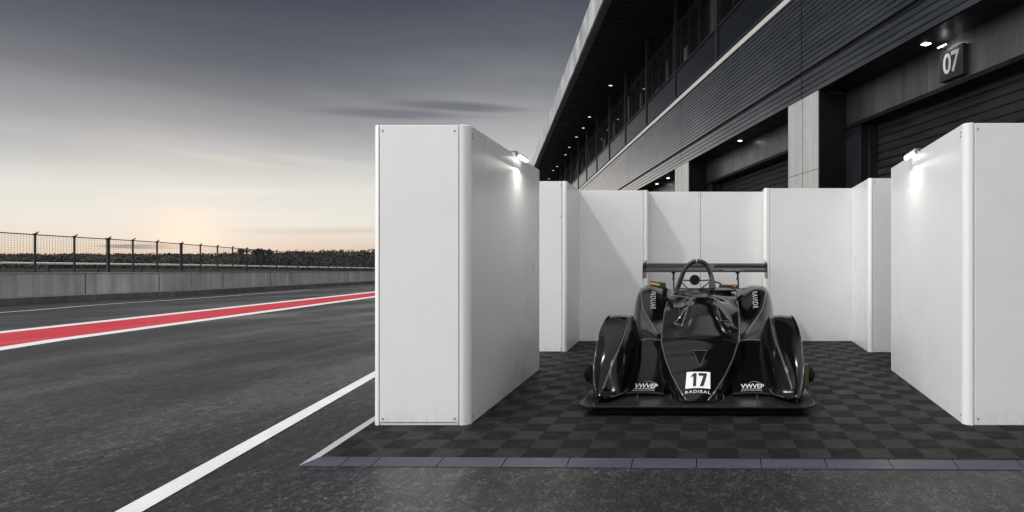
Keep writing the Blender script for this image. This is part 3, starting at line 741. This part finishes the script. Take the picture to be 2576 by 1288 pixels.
b = MB(); b.tube([fac(-.12,.06,hh), fac(-.12,.0,hh+.05), fac(-.12,-.05,hh+.07)], .01, 6); b.tube([fac(-.2,-.05,hh+.07), fac(.02,-.05,hh+.07)], .018, 8); b.build('lamp_arm', 'dark_steel', sg)
b = MB(); b.tube([fac(-.18,-.05,hh+.05), fac(.0,-.05,hh+.05)], .012, 8); b.build('light_tube', 'tube_light', sg)
for u, en in ((-.1, .9), (.55, 1.4), (1.1, 1.4)):
    if u > 0: continue
    l = bpy.data.lights.new('lamp_light', 'POINT'); l.energy = 1.6; l.shadow_soft_size = .03; lo = bpy.data.objects.new('lamp_light', l); link(lo, sg); lo.location = fac(u, -.01, hh+.06)

# upper storey: glazing, posts, guard panels, canopy
ZS = 10.95
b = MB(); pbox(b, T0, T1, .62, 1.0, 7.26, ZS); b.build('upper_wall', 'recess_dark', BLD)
tps = [13.35+3.93*i for i in range(-4, 16)]
for i, tp in enumerate(tps):
    tn = tp+3.93
    b = MB(); pbox(b, tp-.06, tp+.06, -.02, .10, 7.255, ZS); b.build('post', 'mullion', BLD)
    fr = MB()
    for k in range(4):
        pbox(fr, tp+.02+k*.975, tp+.07+k*.975, .54, .60, 7.27, ZS-.05)
    pbox(fr, tp, tn, .53, .605, ZS-.40, ZS-.33); pbox(fr, tp, tn, .53, .605, 7.9, 7.96)
    f_ = fr.build('window', 'mullion', BLD)
    b = MB(); pbox(b, tp, tn-.001, .59, .615, 7.27, ZS-.02); b.build('pane', 'window_glass', f_)
    for k in range(3):
        if random.random() < .75:
            a = tp+.15+k*1.2+random.uniform(0,.3); b = MB(); pbox(b, a, a+random.uniform(.25,.7), .575, .588, 7.45, 7.5+random.uniform(1.6, 2.9)); b.build('blind', 'blind_cloth', f_)
    b = MB(); pbox(b, tp+.07, tn-.07, .02, .035, 7.42, 8.28); b.build('guard_panel', 'guard_glass', BLD)
b = MB(); pbox(b, tps[0], tps[-1], .0, .055, 8.29, 8.34); pbox(b, tps[0], tps[-1], .0, .05, 7.36, 7.40); b.build('hand_rail', 'mullion', BLD)
b = MB(); pbox(b, T0, T1, -2.34, 1.0, ZS, ZS+.12)
for k in range(int((T1-T0)/.35)):
    tt = T0+k*.35
    if tt < 75: pbox(b, tt, tt+.05, -2.05, .5, ZS-.02, ZS+.001)
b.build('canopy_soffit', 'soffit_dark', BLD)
b = MB(); pbox(b, T0, T1, -2.34, -2.10, ZS-.05, ZS-.003); b.build('canopy_edge', 'ledge_concrete', BLD)
tt = T0
b = MB()
while tt < T1:
    w_ = 1.2; pbox(b, tt+.012, min(tt+w_, T1)-.012, -2.40-.006*((int(tt*7)) % 3), -2.345, ZS-.03, ZS+1.10); tt += w_
b.build('fascia', 'fascia_metal', BLD)
b = MB(); pbox(b, T0, T1, -2.344, 12, ZS+.13, ZS+1.07); b.build('roof', 'recess_dark', BLD)
# warm soffit lights, in two staggered rows
SLP = [(640,550),(503,755),(463,827),(418,886),(372,953),(347,1001),(293,1078),(268,1104),(240,1158)]
names = ['nearest', 'second', 'third', 'fourth', 'fifth', 'sixth', 'seventh', 'eighth', 'farthest']
for (zx, zy), nm in zip(SLP, names):
    px = (1600+zx/2.0775)*.805; q = zy/2.0775*.805
    y = (ZS-EYE)/((PY0-q)/FP + KS); x = (px-PX0)/FP*y
    d = ((x-CF+UX*y)/1.0645); t_ = y-.341*d
    downlight(t_, d, ZS-.02, 'lamp_warm', 9, (1,.62,.36), nm+' of the small warm lights under the roof overhang, counted from the camera', .16, 'warm lights under the roof overhang')

# ------------------------------------------------------------------ race car
CAR = empty('race_car', (-.087, 4.80, 0), -.0135, label='black open-top race car numbered 17 with tall rear wing, parked inside the white booth', cat='race car')
def mir(rows): return [[(-p_[0], p_[1], p_[2]) for p_ in r_] for r_ in rows]
# main body as a height field: half width w(s), edge height ze(s), crown, hump
tw = [(.12,.085),(.3,.165),(.5,.245),(.75,.323),(.95,.368),(1.25,.388),(1.7,.398),(2.1,.39),(2.5,.40),(3.0,.42),(3.6,.40),(4.0,.36)]
tz = [(.12,.092),(.3,.165),(.5,.248),(.75,.36),(.95,.465),(1.25,.555),(1.7,.71),(2.1,.835),(2.5,.85),(3.0,.84),(3.6,.78),(4.0,.66)]
tcr = [(.12,.012),(.5,.03),(.95,.035),(1.2,.05),(1.6,.045),(2.1,.045),(2.5,.05),(3.2,.06),(4.0,.05)]
thp = [(1.02,0),(1.07,.07),(1.15,.145),(1.30,.20),(1.5,.18),(1.7,.115),(1.9,.045),(2.08,.0)]
def bodyz(s, x):
    w = interp(tw, s); u = max(-1, min(1, x/w)); z = interp(tz, s) + interp(tcr, s)*(1-abs(u)**2.2)
    hp = interp(thp, s) if s > 1.0 else 0
    hx = (x-.03)/(.222 + .03*max(0, s-1.2)); z += hp*math.exp(-(abs(hx)**3.4))
    # soft shoulders either side of the hump
    if 1.15 < s < 2.1: z += .018*math.sin((s-1.15)/.95*math.pi)*math.exp(-((abs(x)-.30)/.07)**2)
    # cockpit opening, towards the driver's side
    if 2.08 < s < 2.8:
        e2 = ((x+.105)/.235)**4 + ((s-2.45)/.30)**4
        if e2 < 1.25: z -= .34*min(1, (1.25-e2)/.45)
    # covered passenger side: low rounded lid
    if 2.0 < s < 2.8:
        e3 = ((x-.20)/.15)**2 + ((s-2.4)/.3)**2
        if e3 < 1: z += .035*(1-e3)**.5
    return z
rows = []; NS, NU = 170, 72
for i in range(NS+1):
    s = .12 + (4.0-.12)*i/NS; w = interp(tw, s); r_ = []
    for j in range(NU+1):
        u = -1+2*j/NU; r_.append((u*w, s, bodyz(s, u*w)))
    # flanks
    ze = r_[0][2]; fl_ = interp([(.12,.06),(.4,.05),(1.0,.045),(2,.0),(4,0)], s); zl = .085
    L_ = [(-w-fl_, s, zl), (-w-fl_*.8, s, zl+(ze-zl)*.45), (-w-fl_*.42, s, zl+(ze-zl)*.82), (-w-.008, s, ze-.012)]
    Rr = [(-a, y_, z_) for a, y_, z_ in L_][::-1]
    rows.append(L_+r_+Rr)
BODY = MB(); sx = 14   # nose cover and cowl split at the seam
si = int((1.0-.12)/(4.0-.12)*NS)
NO = MB(); NO.grid(rows[:si+1], flip=False); nose = NO.build('nose_cover', 'car_black', CAR, sharp=38)
CW = MB(); CW.grid(rows[si:], flip=False); cowl = CW.build('cockpit_cowl', 'car_black', CAR, sharp=38)
tip = MB(); tip.add([p_ for p_ in rows[0]], [tuple(range(len(rows[0])))]); tip.build('nose_tip', 'car_black', CAR)
end = MB(); end.add([p_ for p_ in rows[-1]], [tuple(range(len(rows[-1])))[::-1]]); end.build('tail_panel', 'car_matte', CAR)
sm = MB(); sm.tube([(u*interp(tw, 1.0)*1.0, 1.0, bodyz(1.0, u*interp(tw, 1.0))-.001) for u in [j/20-1 for j in range(41)]], .0045, 6); sm.build('panel_gap', 'car_matte', CAR)
for sgn in (-1, 1):   # pale bead added along the nose edges to stand for their highlight
    e_ = MB(); e_.tube([(sgn*interp(tw, s_)*1.0, s_, interp(tz, s_)+.002) for s_ in [.13+.06*k for k in range(31)]], .010, 8); e_.build('nose_highlight', 'edge_highlight', CAR)

# rear fender with side pod, lofted, then mirrored
RF = {1.42: [(.385,.47),(.41,.485),(.435,.487),(.452,.478),(.455,.43),(.45,.36)],
      1.9: [(.385,.60),(.44,.585),(.52,.59),(.598,.585),(.635,.52),(.65,.42)],
      2.2: [(.385,.69),(.46,.68),(.59,.715),(.70,.70),(.75,.61),(.77,.47)],
      2.55: [(.385,.79),(.48,.825),(.63,.89),(.765,.87),(.83,.74),(.86,.55)],
      2.9: [(.385,.83),(.50,.885),(.66,.928),(.805,.895),(.875,.72),(.895,.46)],
      3.3: [(.385,.82),(.50,.875),(.66,.915),(.81,.87),(.88,.70),(.895,.45)],
      3.75: [(.385,.75),(.5,.79),(.66,.81),(.80,.76),(.865,.62),(.88,.45)],
      4.0: [(.385,.66),(.5,.68),(.66,.68),(.78,.64),(.84,.55),(.86,.45)]}
rr = loft_rows([[(x, s, z) for x, z in RF[s]] for s in sorted(RF)], 5, 7)
fenders = []
for sgn in (-1, 1):
    b = MB(); b.grid(mir(rr) if sgn < 0 else rr, flip=sgn < 0)
    o = b.build('rear_fender', 'car_black', CAR, sharp=50); fenders.append(o)
    b = MB(); crease = [(sgn*(RF[s][3][0]), s, RF[s][3][1]+.004) for s in sorted(RF)[:6]]; b.tube(catmull(crease, 6), .009, 8); b.build('fender_highlight', 'edge_highlight', o)  # tube added along the crease as its highlight
    # rear wheel in its arch
    b = MB(); b.tube([(sgn*.60, 2.92, .30), (sgn*.615, 2.92, .30), (sgn*.85, 2.92, .30), (sgn*.87, 2.92, .30)], [.28,.305,.305,.28], 40); w_ = b.build('rear_wheel', 'rubber', CAR, sharp=40)
    b = MB(); b.tube([(sgn*.865, 2.92, .30), (sgn*.875, 2.92, .30)], .19, 30); b.build('rim', 'dark_steel', w_)
    b = MB(); b.tube([(sgn*.655, 2.3, .62), (sgn*.665, 2.33, .50), (sgn*.66, 2.36, .36)], [.028,.036,.032], 10); b.box(min(sgn*.66, sgn*.70), max(sgn*.66, sgn*.70), 2.33, 2.36, .40, .47); b.build('suspension_upright', 'strut_white', CAR)
    # side pod deck and floor
    b = MB(); xs_ = (.37, .72); prof = [(1.95,.10),(1.95,.46),(1.6,.462),(1.3,.452),(1.2,.425),(.95,.32),(.6,.19),(.42,.135),(.36,.12),(.36,.09)]
    rowsd = []
    for f_ in [k/8 for k in range(9)]:
        rowsd.append([(sgn*((.30-.0*f_) + ((.70 if s_ > 1.1 else .665)-.30)*f_ if s_ < 1.2 else .37+(.71-.37)*f_), s_, z_ - .012*(abs(f_-.5)*2)**2) for s_, z_ in prof])
    rowsd = loft_rows(rowsd, 4, 1); b.grid(rowsd, flip=sgn > 0); deck = b.build('side_deck', 'car_black', CAR, sharp=35)
    if sgn < 0: deckL = deck
    else: deckR = deck
    b = MB(); b.box(min(sgn*.2, sgn*.86), max(sgn*.2, sgn*.86), 1.0, 3.9, .05, .085); b.build('floor_board', 'car_matte', CAR)

# front fenders
FFd = {.10: [(.825,.12),(.825,.13),(.815,.14),(.80,.14),(.775,.13),(.75,.12)],
       .17: [(.852,.12),(.85,.165),(.825,.185),(.79,.18),(.76,.15),(.72,.12)],
       .30: [(.895,.12),(.893,.235),(.835,.30),(.762,.29),(.70,.20),(.645,.12)],
       .45: [(.932,.12),(.925,.325),(.83,.405),(.735,.395),(.67,.27),(.62,.13)],
       .60: [(.945,.12),(.938,.415),(.83,.495),(.71,.49),(.64,.34),(.60,.15)],
       .75: [(.95,.14),(.945,.535),(.825,.578),(.695,.572),(.62,.42),(.585,.18)],
       .90: [(.95,.17),(.94,.622),(.82,.655),(.688,.645),(.61,.48),(.575,.25)],
       1.08:[(.94,.20),(.925,.684),(.81,.706),(.690,.694),(.61,.53),(.575,.32)],
       1.25:[(.93,.22),(.915,.678),(.80,.700),(.692,.684),(.615,.53),(.58,.33)],
       1.5: [(.92,.2),(.895,.57),(.78,.60),(.67,.58),(.62,.45),(.59,.3)],
       1.78:[(.90,.15),(.87,.42),(.78,.44),(.69,.42),(.64,.34),(.61,.25)]}
def pinch(sec):     # hold the creases at the outer and inner edges
    out = []
    for i, (x, z) in enumerate(sec):
        out.append((x, z))
    return out
for sgn in (-1, 1):
    secs = []
    for s in sorted(FFd):
        P_ = FFd[s]; a, b_, c, d, e, f_ = P_
        mid1 = ((a[0]+b_[0])/2+.008, (a[1]+b_[1])/2)
        secs.append([(sgn*x, s, z) for x, z in (a, mid1, b_, ((b_[0]*.7+c[0]*.3), b_[1]*.35+c[1]*.65+.0), c, (d[0]*.8+c[0]*.2, d[1]*.75+c[1]*.25+.004), d, e, f_)])
    rr = loft_rows(secs, 4, 5); b = MB(); b.grid(rr, flip=sgn > 0)
    f0 = rr[0]; b.add(f0, [tuple(range(len(f0)))[::(1 if sgn > 0 else -1)]]); f1 = rr[-1]; b.add(f1, [tuple(range(len(f1)))[::(-1 if sgn > 0 else 1)]])
    o = b.build('front_fender', 'car_black', CAR, sharp=45)
    b = MB(); ce = [(sgn*(FFd[s][3][0]-.0), s, FFd[s][3][1]+.001) for s in sorted(FFd)[1:9]]; b.tube(catmull(ce, 6), .0115, 8)  # added tubes stand for highlights along the fender edges
    b.build('fender_highlight', 'edge_highlight', o)
    b = MB(); ce = [(sgn*(FFd[s][1][0]-.002), s, FFd[s][1][1]) for s in sorted(FFd)[1:9]]; b.tube(catmull(ce, 6), .006, 8); b.build('fender_highlight', 'edge_highlight', o)
    b = MB(); ce = [(sgn*(FFd[s][5][0]), s, FFd[s][5][1]) for s in sorted(FFd)[1:8]]; b.tube(catmull(ce, 6), .008, 8); b.build('fender_highlight', 'edge_highlight', o)
    # front wheel bulging out behind the fender edge
    b = MB(); b.tube([(sgn*.70, 1.0, .285), (sgn*.72, 1.0, .285), (sgn*.95, 1.0, .285), (sgn*.965, 1.0, .285)], [.26,.283,.283,.26], 40); b.build('front_wheel', 'rubber', CAR, sharp=40)
    b = MB(); b.box(min(sgn*.935, sgn*.995), max(sgn*.935, sgn*.995), .62, .70, .13, .31)
    b.build('duct_bracket', 'khaki' if sgn > 0 else 'carbon', CAR)
    b = MB(); b.tube([(sgn*.985, .70, .21), (sgn*1.03, .71, .21), (sgn*1.055, .72, .21)], [.078,.07,.03], 20); b.build('brake_duct', 'rubber', CAR, sharp=60)
# splitter with rounded corners, lip and lower skirt
def splitter_poly(w, s0, s1, r_):
    P_ = [(-w, s1)]
    for k in range(9): a = R(180+90*k/8); P_.append((-w+r_+math.cos(a)*r_, s0+r_*1.5+math.sin(a)*r_*1.5))
    for k in range(9): a = R(270+90*k/8); P_.append((w-r_+math.cos(a)*r_, s0+r_*1.5+math.sin(a)*r_*1.5))
    P_.append((w, s1)); return P_
b = MB(); b.prism(splitter_poly(.975, .0, 1.4, .12), .068, .082); b.build('splitter', 'car_grey', CAR, bevel=.004)
b = MB(); b.prism(splitter_poly(.86, .035, 1.3, .04), .012, .067); b.build('splitter_skirt', 'car_matte', CAR)
for x_ in (-.82, -.50, -.22, .22, .50, .82):
    b = MB(); b.tube([(x_, .10, .083), (x_*.985, .13, .15)], .004, 6); b.build('splitter_stay', 'tube_black', CAR)

# helpers to lay flat shapes on the bodywork
def bvh(o): me = o.data; return BVHTree.FromPolygons([v.co.copy() for v in me.vertices], [tuple(p_.vertices) for p_ in me.polygons])
def lay(target, s0, x0, U, V, off):
    """returns f(a, b): point on the target over the plane point (x0,s0)+a*U+b*V in plan, lifted by off"""
    tree_ = bvh(target)
    def f(a, c):
        x = x0 + a*U[0] + c*V[0]; s = s0 + a*U[1] + c*V[1]
        hit, nrm, _, _ = tree_.ray_cast(Vector((x, s, 2)), Vector((0, 0, -1)))
        if hit is None: return Vector((x, s, .1))
        if nrm.z < 0: nrm = -nrm
        return hit + nrm*off
    return f
def patch(target, corners, m, name, off, parent, nu=10, nv=10):
    """a quad (plan x,s corners: bl, br, tr, tl) draped on the target"""
    f = lay(target, 0, 0, (1, 0), (0, 1), off); b = MB(); rows_ = []
    bl, br, tr, tl = [Vector(c) for c in corners]
    for i in range(nv+1):
        v = i/nv; L0 = bl.lerp(tl, v); L1 = br.lerp(tr, v); rows_.append([f(*L0.lerp(L1, j/nu)) for j in range(nu+1)])
    b.grid(rows_, flip=False); return b.build(name, m, parent)
def drape_text(body, target, x0, s0, U, V, size, m, name, parent, bold=0, off=.004, spacing=1, shear=0, sub=0):
    me = text_mesh(body, size, bold, spacing, shear)
    if sub:
        bm = bmesh.new(); bm.from_mesh(me); bmesh.ops.triangulate(bm, faces=bm.faces)
        for _ in range(sub): bmesh.ops.subdivide_edges(bm, edges=[e for e in bm.edges if e.calc_length() > size*.12], cuts=1, use_grid_fill=True)
        bmesh.ops.triangulate(bm, faces=[f for f in bm.faces if len(f.verts) > 3]); bm.to_mesh(me); bm.free()
    f = lay(target, s0, x0, U, V, off); return place_text(me, name, m, parent, f)
# number plate on the nose: plan length s .27 - .48
pl_ = patch(nose, [(-.106,.268),(.106,.268),(.104,.480),(-.104,.480)], 'decal_white', 'number_plate', .003, nose)
fq = lay(nose, 0, 0, (1,0), (0,1), .006)
def digit(parts):
    b = MB()
    for bl, br, tr, tl in parts:
        bl, br, tr, tl = map(Vector, (bl, br, tr, tl)); rows_ = []
        for k in range(9):
            L0, L1 = bl.lerp(tl, k/8), br.lerp(tr, k/8); rows_.append([fq(*L0.lerp(L1, m_/4)) for m_ in range(5)])
        b.grid(rows_, smooth=False)
    return b.build('number', 'decal_black', pl_)
n0, n1 = .292, .458
digit([((-.042,n0),(-.016,n0),(-.016,n1),(-.042,n1)), ((-.068,.408),(-.043,.420),(-.043,n1),(-.048,.446))])
digit([((.016,n0),(.046,n0),(.072,.425),(.044,.425)), ((.002,.426),(.074,.426),(.074,n1),(.002,n1))])
drape_text('RADIEAL', nose, 0, .225, (1,0), (0,1), .046, 'decal_white', 'lettering', nose, off=.003, spacing=1.25)
# triangular duct on the nose
def tri_inset(target, pts, name, parent, lip=.007):
    f = lay(target, 0, 0, (1,0), (0,1), .003); c = sum((Vector(p_) for p_ in pts), Vector((0,0)))/len(pts)
    b = MB(); vs = []; N = 8; fs = []
    edge = []
    for i in range(len(pts)):
        a, d = Vector(pts[i]), Vector(pts[(i+1) % len(pts)])
        for k in range(N): edge.append(a.lerp(d, k/N))
    for ring in (1, .66, .33): vs += [f(*c.lerp(e_, ring)) for e_ in edge]
    vs.append(f(*c)); M_ = len(edge)
    for r_ in range(2):
        for i in range(M_): fs.append((r_*M_+i, r_*M_+(i+1) % M_, (r_+1)*M_+(i+1) % M_, (r_+1)*M_+i))
    for i in range(M_): fs.append((2*M_+i, 2*M_+(i+1) % M_, 3*M_))
    b.add(vs, fs, True); o = b.build(name, 'car_matte', parent)
    fl2 = lay(target, 0, 0, (1,0), (0,1), .004); b = MB(); loop = [fl2(*e_) for e_ in edge]+[fl2(*edge[0]), fl2(*edge[1])]; b.tube(loop, lip, 6, caps=False); b.build('duct_lip', 'edge_highlight', o)
tri_inset(nose, [(-.065,.79),(.072,.79),(.012,.56)], 'nose_duct', nose, .005)
# intakes either side of the hump
tri_inset(cowl, [(-.270,1.29),(-.180,1.11),(-.115,1.37)], 'air_intake', cowl, .010)  # lip thickened and lightened to stand for the reflected white wall
tri_inset(cowl, [(.305,1.30),(.205,1.14),(.15,1.34)], 'air_intake', cowl, .006)
# logos on the side decks
for dk, xc in ((deckL, -.465), (deckR, .475)):
    drape_text('VWVEP', dk, xc, .465, (1,0), (0,1.75), .064, 'decal_white', 'lettering', dk, bold=.0004, off=.003, spacing=.95, shear=.1)
    b = MB(); fd = lay(dk, 0, 0, (1,0), (0,1), .004); b.tube([fd(xc-.02+.01*k, .525+.02*math.sin(k*.35)) for k in range(12)], .0022, 5); b.build('logo_swoosh', 'decal_grey', dk)
    drape_text('VAUXPRN DE BRIVEHENT', dk, xc-.01, .415, (1,0), (0,1.5), .0155, 'decal_white', 'lettering', dk, off=.003)
    drape_text('RE HOT OE NE DE PE XE EHE', dk, xc-.01, .385, (1,0), (0,1.3), .0145, 'decal_white', 'lettering', dk, off=.003)
# lettering on the rear fenders, running down the slope
drape_text('PRDUAR', fenders[0], -.60, 2.33, (.10,-.98), (.9,.10), .095, 'decal_grey', 'lettering', fenders[0], bold=.001, off=.004, spacing=1.1, sub=1)
drape_text('RAVIDR', fenders[1], .62, 2.33, (-.03,-.98), (.9,-.03), .095, 'decal_grey', 'lettering', fenders[1], bold=.001, off=.004, spacing=1.1, sub=1)

# cockpit: windscreen lip, dark tub, seat cover, steering wheel shadow
b = MB(); ws = []
for k in range(21):
    a = R(200+140*k/20); ws.append((-.10+.255*math.cos(a), 2.36+.25*math.sin(a)))
b.grid([[(x, s, .862) for x, s in ws], [(x*1.0, s+.035, .925) for x, s in ws]], flip=False); b.build('windscreen', 'screen_clear', CAR)
b = MB(); b.tube([(x, s+.035, .927) for x, s in ws], .008, 6); b.build('windscreen_rim', 'tube_black', CAR)
b = MB(); b.box(-.31, .12, 2.12, 2.78, .50, .52); b.build('cockpit_tub', 'car_matte', CAR)
b = MB(); rowsq = []
for i in range(9):
    r_ = i/8; rowsq.append([(.215+.185*r_*math.cos(R(a)), 2.36+.20*r_*math.sin(R(a)), .905+.022*(1-r_*r_)) for a in range(0, 361, 15)])
b.grid(rowsq, flip=True); b.build('seat_cover', 'car_grey', CAR)
b = MB(); b.tube([(.215+.185*math.cos(R(a)), 2.36+.20*math.sin(R(a)), .897) for a in range(0, 361, 15)], .012, 6, caps=False); b.build('seat_cover_rim', 'car_matte', CAR)
# roll hoop at s 2.5
HS = 2.55; hx0 = -.10
hoop = [(-.335,.86),(-.30,.96),(-.265,1.06),(-.215,1.165),(-.15,1.225),(-.08,1.245),(-.005,1.232),(.05,1.185),(.085,1.10),(.105,1.03)]
b = MB(); b.tube(catmull([(x, HS, z) for x, z in hoop], 4), .0275, 12); b.build('roll_hoop', 'tube_black', CAR)
b = MB(); b.tube([(-.082, HS, 1.213), (-.082, HS, 1.277)], .001, 4)
b = MB(); b.tube([(-.09, HS-.0, 1.2455), (-.075, HS, 1.2455)], .029, 12); b.build('hoop_band', 'strut_white', CAR)
b = MB(); b.hexa([(.06,HS-.05,.87),(.17,HS-.05,.86),(.17,HS+.12,.86),(.06,HS+.12,.87),(.085,HS-.035,1.08),(.125,HS-.035,1.08),(.125,HS+.05,1.08),(.085,HS+.05,1.08)]); b.build('hoop_fairing', 'fairing_blue', CAR, bevel=.012)
b = MB(); b.tube([(-.105, HS-.045, 1.015), (-.105, HS-.02, 1.015), (-.105, HS+.02, 1.015)], [.058,.064,.056], 22); b.build('headrest', 'rubber', CAR, sharp=50)
b = MB()
for p_ in ([(-.28,HS,1.012),(-.16,HS,1.008)], [(-.05,HS,1.008),(.10,HS,1.012)], [(-.27,HS,.985),(-.19,HS,.905)], [(-.19,HS,.905),(-.03,HS,.905)], [(-.03,HS,.905),(.075,HS,.985)]): b.tube(p_, .0085, 6)
b.tube([(.12,HS,1.0),(.24,HS+.3,.95),(.45,HS+.7,.90)], .010, 6); b.build('hoop_brace', 'tube_black', CAR)
# mirrors and pods beside the hoop
b = MB(); b.hexa([(-.60,2.05,.965),(-.42,2.03,.93),(-.42,2.10,.93),(-.60,2.12,.965),(-.605,2.05,1.02),(-.42,2.03,.995),(-.42,2.10,.995),(-.605,2.12,1.02)]); b.tube([(-.43,2.07,.94),(-.45,2.12,.84)], [.028,.036], 8); mi = b.build('mirror', 'tube_black', CAR, bevel=.008)
b = MB(); b.hexa([(-.603,2.043,.982),(-.49,2.031,.963),(-.49,2.038,.963),(-.603,2.05,.982),(-.603,2.043,1.008),(-.49,2.031,.990),(-.49,2.038,.990),(-.603,2.05,1.008)]); b.build('mirror_stripe', 'yellow', mi)
b = MB(); b.hexa([(.19,2.62,.90),(.46,2.62,.90),(.46,2.72,.90),(.19,2.72,.90),(.20,2.63,.965),(.42,2.63,.95),(.42,2.70,.95),(.20,2.70,.965)]); mi = b.build('mirror', 'tube_black', CAR, bevel=.008)
b = MB(); b.hexa([(.22,2.615,.952),(.36,2.615,.948),(.36,2.66,.952),(.22,2.66,.956),(.22,2.615,.972),(.36,2.615,.966),(.36,2.66,.966),(.22,2.66,.972)]); b.build('mirror_top', 'cream', mi)
b = MB(); b.hexa([(.37,2.612,.925),(.405,2.612,.925),(.405,2.66,.925),(.37,2.66,.925),(.37,2.612,.958),(.405,2.612,.956),(.405,2.66,.956),(.37,2.66,.958)]); b.build('mirror_stripe', 'orange', mi)
# rear wing
WS, WH = 3.78, .888
def airfoil(mb, x0, x1, s0, z0, ch, tk, ang):
    prof = []
    for k in range(17):
        u = (1-math.cos(math.pi*k/16))/2; prof.append((u*ch, tk*(1.48*math.sqrt(u)-.63*u-1.76*u*u+1.42*u**3-.5*u**4)*.9))
    prof += [(u, -v*.6) for u, v in prof[::-1][1:-1]]; ca, sa = math.cos(ang), math.sin(ang)
    P_ = [(s0+u*ca-v*sa, z0+u*sa+v*ca) for u, v in prof]; n = len(P_)
    mb.add([(x0, s, z) for s, z in P_]+[(x1, s, z) for s, z in P_], [(i, (i+1) % n, n+(i+1) % n, n+i) for i in range(n)], True)
b = MB(); airfoil(b, -WH, WH, WS, 1.085, .26, .040, .26); b.build('wing_plane', 'carbon', CAR, sharp=50)
b = MB(); airfoil(b, -WH, WH, WS+.20, 1.135, .14, .03, .55); b.build('wing_flap', 'carbon', CAR, sharp=50)
for sgn in (-1, 1):
    b = MB(); P_ = [(WS-.06, .99+.03),(WS-.03,.99),(WS+.34,.99),(WS+.38,1.05),(WS+.40,1.255),(WS+.02,1.22),(WS-.05,1.17)]
    n = len(P_); x_ = sgn*WH; d = .006
    b.add([(x_-d, s, z) for s, z in P_]+[(x_+d, s, z) for s, z in P_], [tuple(range(n))[::-1], tuple(range(n, 2*n))]+[(i, (i+1) % n, n+(i+1) % n, n+i) for i in range(n)]); b.build('wing_end_plate', 'car_grey', CAR)
    x_ = -.46 if sgn < 0 else .47
    b = MB(); b.tube([(x_, WS+.08, 1.09), (x_+.005, WS+.05, .98), (x_+.01, WS+.0, .82), (x_+.01, WS-.02, .74)], [.016,.013,.012,.018], 8); b.tube([(x_-.03, WS+.08, 1.075), (x_+.03, WS+.08, 1.075)], .014, 8); b.tube([(x_, WS+.06, 1.0), (x_, WS+.055, .975)], .020, 8)
    b.build('wing_support', 'tube_black', CAR)
b = MB(); b.add([(.06,WS-.35,1.02),(.15,WS-.2,1.215),(.10,WS-.2,1.20),(.02,WS-.2,1.20),(.06,WS-.31,1.02),(.15,WS-.16,1.215),(.10,WS-.16,1.2),(.02,WS-.16,1.20)], [(0,1,2,3),(7,6,5,4),(0,4,5,1),(1,5,6,2),(2,6,7,3),(3,7,4,0)]); b.build('camera_mount', 'tube_black', CAR)
me = text_mesh('RADICAL', .045, 0, 1.5); place_text(me, 'lettering', 'decal_white', CAR, lambda x, y: Vector((x*1.1+.41, WS-.004-.0, 1.113+y*.5)))
